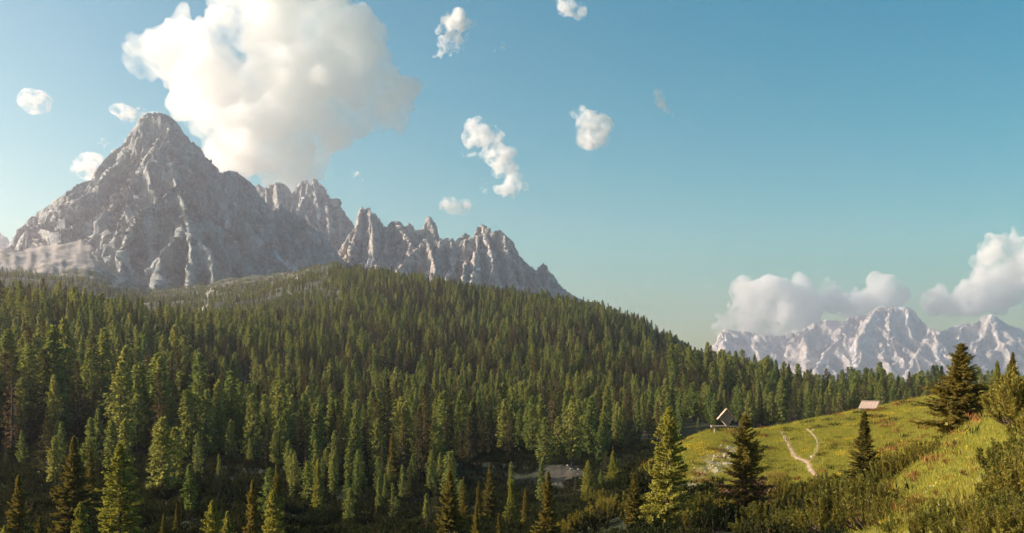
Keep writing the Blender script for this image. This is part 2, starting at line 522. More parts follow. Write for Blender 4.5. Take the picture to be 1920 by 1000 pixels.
def spawn_ribs(p, spacing, step, nstep, slope, sides, rng, spread=.5, drop0=.12):
    """ridge lines that leave a ridge p downhill: towards the valley (sides=0) or to both flanks"""
    seg = np.linalg.norm(np.diff(p[:, :2], axis=0), axis=1)
    s = np.concatenate([[0], np.cumsum(seg)])
    out, u, flip = [], rng.uniform(.2, .8) * spacing, 1
    while u < s[-1]:
        k = min(int(np.searchsorted(s, u)) - 1, len(seg) - 1); k = max(k, 0)
        t = (u - s[k]) / max(seg[k], 1e-6)
        q = p[k] * (1 - t) + p[k + 1] * t
        if sides:
            tv = p[k + 1] - p[k]
            a = math.atan2(tv[0], -tv[1]) + flip * rng.uniform(.7, 1.25)
            flip = -flip
        else:
            a = rng.normal(0, spread)
        pts = [q.copy()]
        q = q.copy()
        q[2] -= slope * step * drop0
        for _ in range(int(nstep * rng.uniform(.6, 1.25)) + 1):
            a += rng.normal(0, .28)
            l = step * rng.uniform(.7, 1.3)
            q = q + np.array([math.sin(a) * l, -math.cos(a) * l, -slope * l * rng.choice([.65, .9, 1.0, 1.35])])
            pts.append(q.copy())
        out.append(np.array(pts))
        u += spacing * rng.uniform(.6, 1.5)
    return out


def build_mountain(name, label, ridges, pxr, dr, ncol, nd, nrow, zbase, sc, k1, cliff, seed, rock, mat, snow=(), green=(), scree=True, warp=8.0, relief=34.0, back_w=.12, ribs=(11,), rib_slope=.80, spread=.5, drop0=.12, rib_gap=1.0, bulk=30.0, rib_k=1.35):
    """ridges: [(polyline [(px, py, distance)], steepness)]; the land falls away on both sides of every ridge line,
    then gullies, pillars and ledges are cut into the faces"""
    PX = np.linspace(pxr[0], pxr[1], ncol)
    D = np.linspace(dr[0], dr[1], nd)
    px, d = np.meshgrid(PX, D, indexing='ij')
    x = (px - CX) / F * d
    o = seed * 13.7
    xw = x + warp * sc * fbm(x / (90 * sc) + o, d / (90 * sc), 0.0, 3)
    yw = d + warp * 1.6 * sc * fbm(x / (90 * sc) - o, d / (90 * sc) + 7, 0.0, 3)
    H = np.full(x.shape, -1e9); near = np.full(x.shape, 1e9)
    rng = np.random.RandomState(seed)
    world_r = [(np.array([P3(*q) for q in pl]), kk) for pl, kk in ridges]
    for li, (p, kk) in enumerate(list(world_r)):      # ribs and side ribs run down from every ridge
        for r1 in spawn_ribs(p, (62 if li == 0 else 75) * sc * rib_gap, 46 * sc, ribs[0] if li == 0 else 5, rib_slope, 0 if li == 0 else 1, rng, spread, drop0):
            world_r.append((r1, rib_k))
            for r2 in spawn_ribs(r1, 70 * sc, 26 * sc, 4, rib_slope * 1.25, 1, rng):
                world_r.append((r2, rib_k * 1.18))
    full = (xw, yw)
    nmain = len(ridges)
    for ri, (p, kk) in enumerate(world_r):
        for a, b in zip(p[:-1], p[1:]):
            pa, pb = CX + F * a[0] / a[1], CX + F * b[0] / b[1]
            reach = (700 if ri == 0 else 420 if ri < nmain else 170) * sc
            mrg = reach * F / dr[0]
            j0, j1 = np.searchsorted(D, [min(a[1], b[1]) - reach, max(a[1], b[1]) + reach])
            if j1 <= j0: continue
            i0, i1 = np.searchsorted(PX, [min(pa, pb) - mrg, max(pa, pb) + mrg])
            if i1 <= i0: continue
            xw, yw = full[0][i0:i1, j0:j1], full[1][i0:i1, j0:j1]
            ab = b[:2] - a[:2]; l2 = max((ab**2).sum(), 1e-6)
            t = np.clip(((xw - a[0]) * ab[0] + (yw - a[1]) * ab[1]) / l2, 0, 1)
            ds = np.hypot(xw - a[0] - t * ab[0], yw - a[1] - t * ab[1])
            h = a[2] + t * (b[2] - a[2]) - kk * k1 * ds - cliff * sc * (1 - np.exp(-ds / (36 * sc)))
            better = h > H[i0:i1, j0:j1]
            near[i0:i1, j0:j1] = np.where(better, ds, near[i0:i1, j0:j1])
            H[i0:i1, j0:j1] = np.where(better, h, H[i0:i1, j0:j1])
    m = sstep(6 * sc, 70 * sc, near)
    H = H + relief * sc * (ridged(x / (150 * sc) + o, d / (150 * sc), 0.0, 5) - .68) * m
    H = H + bulk * sc * (ridged(x / (310 * sc) + o * 2, d / (420 * sc), 0.0, 3) - .62) * sstep(25 * sc, 160 * sc, near)
    H = H + 9 * sc * (ridged(x / (45 * sc) + o, d / (60 * sc), 0.0, 3) - .65) * m
    # ledges: compress heights into steps
    st = 95 * sc
    q = H / st + .35 * fbm(x / (120 * sc), d / (120 * sc), o, 3)
    fr = q - np.floor(q)
    H = H + (sstep(.25, .75, fr) - fr) * st * .62 * m
    H = np.maximum(H, zbase)
    # even sampling along every line of sight
    v = np.zeros((ncol, nrow, 3)); nv = np.zeros((ncol, nrow))
    for i in range(ncol):
        dz = np.diff(H[i]); seg = np.hypot(np.diff(D), dz * 1.3)
        top = int(np.argmax(H[i] / D))
        wgt = np.ones(nd - 1); wgt[top:] = back_w
        wgt[(H[i][1:] <= zbase + 1e-6) & (H[i][:-1] <= zbase + 1e-6)] = .02
        s = np.concatenate([[0], np.cumsum(seg * wgt)])
        u = np.linspace(0, s[-1], nrow)
        dd = np.interp(u, s, D)
        v[i, :, 1] = dd
        v[i, :, 2] = np.interp(dd, D, H[i]); nv[i] = np.interp(dd, D, near[i])
        v[i, :, 0] = (PX[i] - CX) / F * dd

    def normals(v):
        a = np.gradient(v, axis=0); b = np.gradient(v, axis=1)
        n = np.cross(a, b)
        n /= np.linalg.norm(n, axis=2)[..., None] + 1e-9
        return np.where(n[..., 2:3] < 0, -n, n)
    n = normals(v)
    X, Y, Z = v[..., 0] / sc, v[..., 1] / sc, v[..., 2] / sc
    steep = 1 - sstep(.72, .9, n[..., 2])
    keep = v[..., 2] > zbase + 5
    wx = X + 16 * perlin(X / 70, Y / 70, Z / 70 + o); wz = Z + 22 * perlin(X / 60 + 9, Y / 60, Z / 60)
    di = (40 * (.42 - np.abs(perlin(wx / 125 + o, Y / 125, wz / 330)) * 2.2))
    di = di + 21 * (.45 - np.abs(perlin(wx / 44 + o, Y / 44, wz / 120)) * 2.2)
    di = di + 9 * (.5 - np.abs(perlin(wx / 19 + o, Y / 19, wz / 44)) * 2.2)
    di = di + 5.0 * (.5 - np.abs(perlin(wx / 8.5 + o, Y / 8.5, wz / 17)) * 2.2)
    di = di + 6.0 * perlin(X / 200, Y / 200, Z / 15 + o) * sstep(-.2, .3, perlin(X / 90, Y / 90, Z / 90 + 3))
    v = v + n * (di * sc * (.15 + .85 * steep) * keep * (.35 + .65 * sstep(0, 35 * sc, nv)))[..., None]
    # bring the crest back to the surveyed skyline
    sky_l = np.array(ridges[0][0]); od = np.argsort(sky_l[:, 0])
    T = np.interp(PX, sky_l[od, 0], sky_l[od, 1])
    top = (v[..., 2] / v[..., 1]).max(1)
    fac = np.clip(((HY - T) / F) / np.maximum(top, 1e-3), .80, 1.15)
    fac = np.convolve(np.pad(fac, 2, mode='edge'), np.ones(5) / 5, mode='valid') * .5 + fac * .5
    zr = v[..., 2] - zbase
    v[..., 2] = zbase + zr * np.where(zr > 0, (fac[:, None] - 1) * np.clip(zr / (zr.max(1)[:, None] * .6), 0, 1) + 1, 1)
    n = normals(v)
    X, Y, Z = v[..., 0] / sc, v[..., 1] / sc, v[..., 2] / sc
    pxv = CX + F * v[..., 0] / v[..., 1]; pyv = HY - F * v[..., 2] / v[..., 1]
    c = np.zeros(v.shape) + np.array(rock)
    f1 = fbm(X / 130 + o, Y / 130, Z / 60, 4); f2 = fbm(X / 22 + o, Y / 22, Z / 60, 3)

    def mixc(c, mk, col): return c * (1 - mk[..., None]) + np.array(col) * mk[..., None]
    c = mixc(c, sstep(.0, .45, f1) * .55, np.array(rock) * np.array([.68, .70, .74]))
    c = mixc(c, sstep(.05, .4, -f1) * .5, np.array(rock) * np.array([1.22, 1.12, 1.02]))
    c = mixc(c, sstep(.1, .5, f2) * .35, np.array(rock) * np.array([.6, .58, .58]))
    c = c * (1 + .28 * perlin(X / 260, Y / 260, Z / 12 + o) + .18 * perlin(X / 120, Y / 120, Z / 4.5))[..., None]
    if scree:
        c = mixc(c, sstep(.62, .8, n[..., 2]) * .8, np.array(rock) * np.array([1.15, 1.10, 1.03]))
    for (gx, gy, rx, ry) in green:
        e = ((pxv - gx) / rx) ** 2 + ((pyv - gy) / ry) ** 2
        c = mixc(c, (1 - sstep(.4, 1.2, e + f2)) * sstep(.42, .62, n[..., 2]) * .9, (.075, .085, .035))
    for (gx, gy, rx, ry, an) in snow:
        ca, sa = math.cos(an), math.sin(an)
        ex = (pxv - gx) * ca + (pyv - gy) * sa; ey = -(pxv - gx) * sa + (pyv - gy) * ca
        e = np.sqrt((ex / rx) ** 2 + (ey / ry) ** 2) + f2 * .5 + f1 * .2
        c = mixc(c, 1 - sstep(.8, 1.0, e), (.82, .82, .84))
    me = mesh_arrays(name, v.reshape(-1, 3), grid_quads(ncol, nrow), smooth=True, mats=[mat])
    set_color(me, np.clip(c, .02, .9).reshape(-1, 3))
    return tag(link(name, me), label, kind='structure')


def jag(pts, amp, seed, step=5.0):
    """break a skyline into teeth: extra points between the traced ones"""
    rng = random.Random(seed); out = []
    for a, b in zip(pts[:-1], pts[1:]):
        out.append(a)
        n = int(abs(b[0] - a[0]) / step)
        for i in range(n):
            t = (i + rng.uniform(.3, .7)) / n
            out.append((a[0] + (b[0] - a[0]) * t, a[1] + (b[1] - a[1]) * t + rng.uniform(-.45, 1.0) * amp))
    out.append(pts[-1])
    return out


def poly(pts, d0, d1=None):
    d1 = d0 if d1 is None else d1
    a = np.linspace(d0, d1, len(pts))
    return [(p[0], p[1], float(q)) for p, q in zip(pts, a)]


# great pyramid on the left
main_sky = ([(-420, 420, 3300), (-300, 470, 3250), (-150, 500, 3150), (-30, 500, 3100), (20, 468, 3050), (35, 430, 3040), (60, 406, 3030), (100, 379, 3020), (128, 358, 3010), (140, 352, 3010), (165, 349, 3000), (174, 347, 3000),
             (183, 320, 3000), (200, 296, 3000), (225, 276, 3000), (240, 262, 3000), (250, 245, 3000), (262, 222, 3000), (275, 212, 3000), (300, 210, 3000), (320, 218, 3000), (335, 235, 2995),
             (345, 250, 2990), (362, 265, 2980), (380, 285, 2960), (400, 305, 2940), (415, 322, 2920), (430, 319, 2900), (445, 322, 2880), (460, 334, 2860), (472, 345, 2840), (480, 360, 2820),
             (500, 380, 2790), (513, 396, 2770), (525, 379, 2760), (535, 391, 2740), (545, 396, 2730), (549, 390, 2725), (560, 402, 2700), (580, 420, 2660), (600, 438, 2620), (620, 460, 2570), (640, 482, 2520), (680, 510, 2450), (720, 540, 2400)])
main = [(main_sky, 1.3),
        ([(255, 245, 2950), (262, 228, 2930), (276, 218, 2925), (300, 217, 2920), (318, 226, 2925), (330, 244, 2930)], 2.0),
        ([(303, 248, 2890), (290, 268, 2840), (273, 294, 2790), (246, 334, 2740), (237, 378, 2690)], 1.25),
        ([(303, 248, 2890), (317, 294, 2820), (330, 345, 2720)], 1.2),
        ([(330, 345, 2720), (290, 378, 2640), (264, 391, 2600), (242, 417, 2560), (229, 461, 2500), (222, 510, 2430), (218, 540, 2380)], 1.5),
        ([(330, 345, 2720), (350, 390, 2620), (356, 430, 2540), (361, 461, 2480), (352, 540, 2380)], 1.5),
        ([(350, 390, 2620), (330, 440, 2530), (300, 480, 2450), (290, 540, 2350)], 1.6),
        ([(356, 430, 2540), (392, 470, 2480), (405, 535, 2400)], 1.5),
        ([(222, 285, 2980), (212, 335, 2900), (205, 380, 2830), (190, 425, 2770)], 1.3),
        ([(176, 346, 3000), (165, 400, 2890), (155, 450, 2820)], 1.3),
        ([(100, 379, 3020), (95, 420, 2930), (85, 450, 2880)], 1.4),
        ([(60, 406, 3030), (50, 440, 2950)], 1.4),
        ([(380, 285, 2960), (410, 350, 2830), (430, 400, 2740), (445, 450, 2650)], 1.1),
        ([(445, 322, 2880), (470, 400, 2740), (490, 450, 2650)], 1.1),
        ([(525, 379, 2760), (535, 430, 2660), (545, 470, 2580)], 1.2),
        ([(580, 420, 2660), (590, 460, 2570), (600, 500, 2480)], 1.2)]
def swing(pl):      # the flanks swing back from the summit: the right one turns out of the sun
    return [(a, b, c + (max(a - 300, 0) * 2.3 if a > 300 and b < 900 else 0) + max(260 - a, 0) * 1.0) for a, b, c in pl]


main = [(swing(pl) if (i == 0 or i >= 11) else pl, kk) for i, (pl, kk) in enumerate(main)]
main = [(swing(pl) if pl[0][0] < 230 and 0 < i < 11 else pl, kk) for i, (pl, kk) in enumerate(main)]
main = [([(a, b, c - 170) for a, b, c in pl], 2.0) if 4 <= i <= 7 else (pl, kk) for i, (pl, kk) in enumerate(main)]
build_mountain('mountain', 'great grey rock pyramid towering over the left of the forest', main, (-420, 730), (2150, 4000), 560, 480, 430, 150, 1.0, 1.15, 62, 1, (.30, .318, .305), M_rock,
               snow=[(426, 420, 5, 9, .3), (490, 436, 3, 9, -.7), (424, 358, 2, 6, -.3), (441, 383, 2, 4, 0), (520, 478, 4, 22, -.75), (545, 497, 5, 20, -.8)],
               ribs=(6,), rib_gap=1.3, rib_slope=.95, spread=.3, bulk=170.0, relief=60.0, green=[(345, 352, 45, 16), (372, 398, 40, 22), (330, 380, 40, 20), (300, 400, 30, 15)])

pkA = [(440, 420), (462, 380), (470, 360), (478, 351), (487, 346), (501, 351), (510, 346), (518, 341), (524, 340), (533, 344), (539, 347), (548, 363), (553, 357), (560, 346), (567, 337), (577, 337), (584, 352), (588, 334), (596, 336), (606, 347), (612, 352),
       (618, 364), (629, 371), (634, 385), (645, 398), (653, 405), (660, 415), (672, 440), (700, 480), (740, 520)]
rA = [(poly(jag(pkA, 6, 1), 4500, 4350), 1.25)]
for (a, b, c_, e) in [(567, 337, 548, 440), (588, 334, 600, 450), (518, 341, 520, 420), (629, 371, 640, 450), (501, 351, 490, 420), (606, 347, 618, 440)]:
    rA.append((poly([(a, b), ((a + c_) / 2 + 3, (b + e) / 2), (c_, e)], 4450, 4180), 1.6))
build_mountain('mountain', 'hazy blue-grey peak with twin spires behind the great pyramid', rA, (430, 745), (3950, 4900), 260, 300, 240, 300, 1.15, 1.3, 75, 2, (.335, .33, .31), M_rock, spread=.25, drop0=1.0, warp=4.0,
               snow=[(567, 372, 4, 4, 0), (598, 402, 3, 12, .1), (580, 398, 6, 3, .5), (490, 365, 3, 6, .3)])

pkB = [(600, 520), (630, 490), (648, 450), (663, 425), (668, 410), (673, 402), (678, 385), (684, 394), (688, 390), (692, 387), (699, 398), (711, 408), (722, 423), (730, 418), (738, 415), (744, 413), (755, 422), (766, 416), (775, 424), (788, 430), (794, 429), (797, 415), (802, 405),
       (807, 407), (816, 422), (822, 439), (832, 449), (838, 446), (846, 447), (856, 449), (864, 444), (870, 439), (875, 435), (880, 445), (887, 440), (897, 424), (904, 419), (911, 423), (919, 425), (929, 432), (937, 430), (946, 439), (958, 452), (971, 473), (977, 480), (983, 486), (992, 503),
       (998, 496), (1003, 506), (1008, 501), (1019, 492), (1025, 503), (1036, 513), (1042, 520), (1058, 542), (1080, 570), (1120, 600)]
rB = [(poly(jag(pkB, 6, 2), 3900, 3700), 1.35)]
for (a, b, c_, e, dd) in [(678, 385, 655, 470, 0), (692, 387, 700, 470, 0), (738, 415, 705, 490, 0), (755, 422, 770, 480, 0), (799, 447, 745, 505, -120), (744, 413, 790, 500, -40), (799, 447, 815, 500, -120), (826, 447, 806, 515, -120), (845, 450, 850, 505, -60),
                          (875, 435, 862, 500, 0), (904, 419, 925, 500, 0), (937, 430, 960, 510, 0), (958, 452, 985, 520, 0), (897, 424, 890, 490, 0), (872, 480, 868, 520, -180), (1019, 492, 1000, 545, 0), (1019, 492, 1030, 540, 0), (847, 495, 835, 520, -200), (890, 498, 885, 525, -200)]:
    rB.append((poly([(a, b), ((a + c_) / 2 + 2, (b + e) / 2 - 3), (c_, e)], 3830 + dd, 3560 + dd), 1.7))
build_mountain('mountain', 'jagged pinkish range of pinnacles rising behind the wooded hill', rB, (596, 1125), (3250, 4350), 420, 380, 260, 230, 1.0, 1.3, 70, 3, (.40, .365, .32), M_rock, spread=.3, drop0=1.0, warp=4.0,
               snow=[(632, 458, 12, 10, -.5), (672, 466, 9, 4, .4), (690, 490, 14, 4, -.2), (906, 453, 6, 2.5, -.1), (920, 451, 4, 2.5, -.3), (906, 470, 10, 3, 0), (880, 470, 4, 16, -.1), (897, 505, 5, 3, 0)])

# pale massif far to the right
pkC = [(1240, 700), (1337, 650), (1348, 630), (1358, 618), (1400, 622), (1424, 628), (1460, 630), (1500, 622), (1522, 608), (1547, 600), (1585, 602), (1592, 595), (1610, 593), (1627, 590), (1640, 580), (1648, 575), (1669, 576), (1685, 577), (1700, 574), (1710, 580), (1718, 588), (1732, 606),
       (1744, 615), (1766, 622), (1784, 613), (1805, 608), (1826, 606), (1843, 594), (1859, 589), (1866, 592), (1875, 599), (1895, 611), (1913, 616), (1930, 630), (1980, 640), (2080, 610), (2200, 650), (2400, 700)]
rC = [(poly(pkC, 12100, 12000), .8)]
for (a, b, c_, e, d0, d1) in [(1648, 575, 1610, 640, 11950, 11300), (1669, 576, 1668, 650, 11950, 11300), (1700, 574, 1716, 640, 11950, 11450), (1752, 613, 1705, 690, 11500, 10900), (1752, 613, 1770, 690, 11500, 10900), (1585, 602, 1560, 660, 11950, 11400),
                              (1627, 590, 1640, 640, 11900, 11500), (1640, 630, 1600, 690, 11500, 10900), (1859, 589, 1830, 660, 11900, 11200), (1859, 589, 1890, 660, 11900, 11200), (1805, 608, 1800, 670, 11900, 11200), (1358, 618, 1365, 670, 11900, 11400), (1522, 608, 1510, 650, 11900, 11500),
                              (1650, 640, 1665, 690, 11400, 11000), (1560, 650, 1530, 690, 11500, 11000), (1420, 628, 1425, 670, 11950, 11500), (1895, 640, 1910, 690, 11400, 11000)]:
    rC.append((poly([(a, b), ((a + c_) / 2 - 4, (b + e) / 2), (c_, e)], d0, d1), 1.1))
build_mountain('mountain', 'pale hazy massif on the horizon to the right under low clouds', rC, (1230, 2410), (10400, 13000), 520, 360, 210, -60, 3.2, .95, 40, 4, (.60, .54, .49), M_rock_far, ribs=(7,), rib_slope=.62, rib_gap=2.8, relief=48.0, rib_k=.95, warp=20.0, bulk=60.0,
               snow=[(1580, 668, 30, 3, -.15), (1600, 655, 20, 3, .1), (1690, 577, 14, 3, .2), (1860, 594, 10, 4, .2), (1600, 680, 4, 14, .4), (1625, 640, 26, 3, -.2), (1560, 640, 22, 3, .15), (1540, 680, 16, 4, -.3), (1700, 600, 5, 12, -.3), (1800, 640, 16, 3, .2), (1850, 630, 20, 3, -.1), (1370, 640, 18, 3, 0), (1760, 660, 4, 16, .3), (1650, 600, 14, 3, -.3)])
# small far peak at the left edge
rD = [(poly([(-260, 520), (-120, 440), (-40, 430), (0, 438), (12, 446), (20, 456), (34, 462), (60, 500), (110, 540)], 6000, 5900), 1.0)]
build_mountain('mountain', 'small far blue peak at the left edge beside the great pyramid', rD, (-265, 120), (5300, 6600), 120, 160, 110, 500, 1.6, .9, 45, 5, (.32, .30, .28), M_rock_far, snow=[(15, 462, 3, 8, -.5)])

# ------------------------------------------------------------------ air
hz = bpy.data.meshes.new('haze')
hx0, hx1, hy0, hy1, hz0, hz1 = -14000.0, 18500.0, -3000.0, 13400.0, float(GZ.min()) - 1.0, 935.0
hv = [(x, y, z) for x in (hx0, hx1) for y in (hy0, hy1) for z in (hz0, hz1)]
hz.from_pydata(hv, [], [(0, 1, 3, 2), (4, 6, 7, 5), (0, 4, 5, 1), (2, 3, 7, 6), (0, 2, 6, 4), (1, 5, 7, 3)])
m, nt, out = new_mat('mountain_air')
pv = N(nt, 'ShaderNodeVolumePrincipled')
pv.inputs['Color'].default_value = (.95, .895, 1.0, 1)
pv.inputs['Density'].default_value = 1.0e-4
pv.inputs['Anisotropy'].default_value = 0.7
nt.links.new(pv.outputs[0], out.inputs['Volume'])
hz.materials.append(m)
tag(link('haze', hz), 'thin bluish summer haze filling the valley air', kind='stuff')

# ------------------------------------------------------------------ clouds
def mat_cloud(name, dens, feat, lo=.42, hi=.60):
    """vapour: thick in the heart, torn by finer and finer swirls (largest swirl: feat metres)"""
    m, nt, out = new_mat(name)
    pv = N(nt, 'ShaderNodeVolumePrincipled')
    pv.inputs['Color'].default_value = (1, 1, 1, 1)
    pv.inputs['Anisotropy'].default_value = 0.0
    f = noise_tex(nt, 1.0 / feat, 6, 0.68)
    mr = N(nt, 'ShaderNodeMapRange')
    mr.inputs[1].default_value = lo; mr.inputs[2].default_value = hi
    mr.inputs[3].default_value = 0.0; mr.inputs[4].default_value = dens * 1.7
    nt.links.new(f, mr.inputs[0])
    nt.links.new(mr.outputs[0], pv.inputs['Density'])
    nt.links.new(pv.outputs[0], out.inputs['Volume'])
    m.cycles.volume_step_rate = 0.25
    return m


M_cloud = mat_cloud('cloud_vapour', 1 / 210, 360, .34, .58)
M_small = mat_cloud('small_cloud_vapour', 1 / 50, 95, .45, .70)
M_far = mat_cloud('far_cloud_vapour', 1 / 150, 300, .40, .62)
M_wisp = mat_cloud('thin_cloud_vapour', 1 / 50, 80, .47, .72)


def cloud(label, blobs, d, mat, voxel, thick=.75, seed=0, puffs=5, rough=1.0):
    """heap of vapour: main lobes (photo column, row, radius) with smaller puffs budding from them, fused and roughened"""
    import bmesh
    rng = np.random.RandomState(seed)
    k = d / F
    bm = bmesh.new()
    from mathutils import Matrix
    lst = []
    grow = 1.0 if d > 8200 and len(blobs) > 9 else (.95 if mat is M_wisp else 1.12)
    for (px, py, r) in blobs:
        r = r * grow
        dy = rng.normal(0, .25) * r
        lst.append((px, py, dy, r * .9))
        for _ in range(puffs):
            q = rng.normal(0, 1, 3); q /= np.linalg.norm(q); q[1] *= .8
            r2 = r * rng.uniform(.28, .55); c1 = q * r * .88
            lst.append((px + c1[0], py - c1[2], dy + c1[1], r2))
            for _ in range(3):
                q2 = rng.normal(0, 1, 3) + q; q2 /= np.linalg.norm(q2)
                c2 = c1 + q2 * r2 * .95
                lst.append((px + c2[0], py - c2[2], dy + c2[1], r2 * rng.uniform(.3, .55)))
    for (px, py, dy, r) in lst:
        c = P3(px, py, d)
        M = Matrix.Translation((c[0], c[1] + dy * k, c[2])) @ Matrix.Diagonal((r * k, r * k * thick, r * k * .9, 1))
        bmesh.ops.create_icosphere(bm, subdivisions=2 if r * k > voxel * 4 else 1, radius=1, matrix=M)
    me = bpy.data.meshes.new('tmp'); bm.to_mesh(me); bm.free()
    o = bpy.data.objects.new('cloud', me); COL.objects.link(o)
    md = o.modifiers.new('fuse', 'REMESH'); md.mode = 'VOXEL'; md.voxel_size = voxel
    dg = bpy.context.evaluated_depsgraph_get()
    me2 = bpy.data.meshes.new_from_object(o.evaluated_get(dg))
    o.modifiers.clear()
    n = len(me2.vertices)
    v = np.zeros(n * 3, np.float32); me2.vertices.foreach_get('co', v); v = v.reshape(-1, 3)
    nr = np.zeros(n * 3, np.float32); me2.vertices.foreach_get('normal', nr); nr = nr.reshape(-1, 3)
    s = d / 8000.0
    q = v / s
    di = 0
    for (sc_, am) in ((340, 70), (150, 34), (70, 19), (34, 9)):
        if sc_ * s > voxel * 1.5:
            di = di + am * rough * (perlin(q[:, 0] / sc_ + seed, q[:, 1] / sc_, q[:, 2] / sc_) * 1.5 + .1)
    di = np.clip(di, -4 * voxel / s * rough, 9 * voxel / s * rough)
    v = v + nr * (di * s)[:, None]
    me2.vertices.foreach_set('co', v.astype(np.float32).ravel())
    me2.update()
    o.data = me2                       # fuse again: no folds left in the skin
    md = o.modifiers.new('fuse', 'REMESH'); md.mode = 'VOXEL'; md.voxel_size = voxel * .8
    dg = bpy.context.evaluated_depsgraph_get()
    me3 = bpy.data.meshes.new_from_object(o.evaluated_get(dg))
    o.modifiers.clear()
    o.data = me3
    bpy.data.meshes.remove(me2)
    me2 = me3
    me2.polygons.foreach_set('use_smooth', np.ones(len(me2.polygons), bool))
    me2.materials.clear(); me2.materials.append(mat)
    me2.update()
    bpy.data.meshes.remove(me)
    return tag(o, label, 'cloud', 'fair-weather clouds')


cloud('huge bright cumulus rising behind the great pyramid to the top edge',
      [(300, 85, 55), (345, 110, 62), (252, 85, 22), (400, 150, 72), (330, 60, 36), (314, 38, 18), (460, 60, 62), (520, 20, 90), (600, 40, 78), (500, 150, 110), (600, 120, 90), (680, 120, 66), (650, 65, 50), (720, 165, 48), (757, 170, 34), (742, 210, 28),
       (690, 185, 44), (560, 215, 72), (480, 250, 78), (430, 225, 55), (535, 285, 62), (590, 280, 36), (615, 245, 30), (470, 305, 46), (395, 205, 42), (380, 178, 52), (560, 325, 34), (600, 332, 20), (510, 330, 36), (430, 275, 32), (490, -60, 80), (570, -70, 90), (370, 235, 22)],
      8600, M_cloud, 22, seed=1, puffs=7)
cloud('ragged cloud scrap left of the great pyramid summit', [(238, 215, 18), (258, 222, 14), (218, 211, 9), (282, 222, 14), (250, 243, 9)], 8300, M_wisp, 9, seed=2)
cloud('small puff low beside the pyramid shoulder', [(192, 264, 13), (205, 268, 9), (183, 270, 7)], 8300, M_wisp, 7, seed=3)
cloud('faint cloud veil against the pyramid flank', [(160, 312, 16), (148, 318, 10), (175, 308, 10), (170, 325, 8)], 8300, M_wisp, 8, seed=4)
cloud('little round cloud alone near the left edge', [(62, 190, 13), (72, 200, 11), (55, 188, 8), (78, 188, 6)], 8300, M_wisp, 7, seed=5)
cloud('curled white cloud right of the huge cumulus top', [(835, 38, 17), (855, 52, 22), (862, 75, 17), (845, 88, 15), (828, 100, 11), (815, 110, 7), (868, 62, 12)], 8000, M_small, 9, seed=6)
cloud('tall hooked cloud in mid sky, upper piece', [(905, 255, 23), (890, 248, 12), (920, 272, 22), (935, 292, 22), (955, 300, 14), (905, 290, 13), (872, 292, 9), (885, 290, 8), (945, 312, 12)], 8000, M_small, 10, seed=7)
cloud('rounded cloud just below the hooked cloud', [(965, 340, 20), (950, 350, 15), (978, 350, 13), (972, 325, 12)], 8000, M_small, 9, seed=8)
cloud('small tilted cloud left below the hooked cloud', [(903, 352, 11), (912, 362, 9), (896, 346, 7)], 8000, M_wisp, 6, seed=9)
cloud('lone white cloud in the open blue sky', [(1112, 238, 20), (1098, 225, 13), (1118, 252, 14), (1082, 215, 9), (1070, 210, 5), (1126, 240, 11)], 8000, M_small, 8, seed=10)
cloud('smallest lone cloud farther into the open blue', [(1248, 185, 13), (1252, 203, 12), (1240, 175, 8), (1262, 212, 7)], 8000, M_wisp, 7, seed=11)
cloud('faint puff right of the spired peak', [(668, 328, 12), (680, 334, 9), (660, 322, 7)], 8000, M_wisp, 7, seed=12)
cloud('thin streak of cloud above the pinnacles', [(850, 385, 9), (865, 386, 8), (838, 383, 6)], 8000, M_wisp, 6, seed=13)
cloud('tiny wisp under the top edge of the sky', [(1058, 4, 10), (1075, 8, 9), (1086, 20, 6)], 8000, M_wisp, 7, seed=14)
cloud('thin shred between the curled cloud and the open blue', [(930, 95, 9), (940, 90, 7), (925, 105, 7)], 8000, M_wisp, 6, seed=15)
cloud('long heaped cloud resting on the far massif', [(1365, 590, 26), (1395, 570, 34), (1425, 560, 32), (1450, 575, 36), (1480, 560, 32), (1510, 555, 30), (1540, 540, 24), (1555, 530, 16), (1410, 605, 26), (1470, 605, 32), (1500, 600, 26), (1345, 608, 16), (1440, 540, 18), (1440, 625, 20), (1380, 625, 18), (1565, 555, 14)],
      15500, M_far, 24, seed=16, puffs=7, rough=1.2)
cloud('rounded cloud capping the massif summit', [(1575, 572, 16), (1600, 565, 20), (1630, 558, 26), (1655, 555, 22), (1645, 540, 16), (1668, 565, 14), (1640, 530, 10)], 15500, M_far, 22, seed=17, puffs=6, rough=1.2)
cloud('big tilted cloud cut by the right edge above the massif', [(1760, 562, 22), (1790, 568, 26), (1820, 555, 38), (1850, 525, 42), (1880, 500, 46), (1915, 520, 56), (1860, 480, 30), (1890, 455, 22), (1900, 445, 16), (1960, 500, 60), (1830, 575, 18), (1870, 555, 34), (1742, 556, 10)],
      15500, M_far, 26, seed=18, puffs=7, rough=1.2)

# ------------------------------------------------------------------ trees
M_larch = mat_leaf('larch_needles', (.165, .22, .070), (.29, .30, .100), .42)
M_larch_near = mat_leaf('larch_needles_front_lit', (.29, .31, .07), (.38, .37, .095), .42)  # brighter copy of the larch needles: frontal sunlight put into the colour
M_spruce = mat_leaf('spruce_needles', (.052, .066, .032), (.14, .115, .055), .30)
M_spruce_near = mat_leaf('spruce_needles_near', (.19, .165, .045), (.27, .22, .055), .36)
M_brown = mat_leaf('dry_needles', (.17, .105, .06), (.22, .14, .08), .3)
M_mugo = mat_leaf('dwarf_pine_needles', (.14, .145, .036), (.26, .22, .05), .36)
M_bark = mat_plain('conifer_bark', (.13, .085, .06), 6.0)
M_grey_bark = mat_plain('grey_dead_wood', (.30, .24, .19), 6.0)


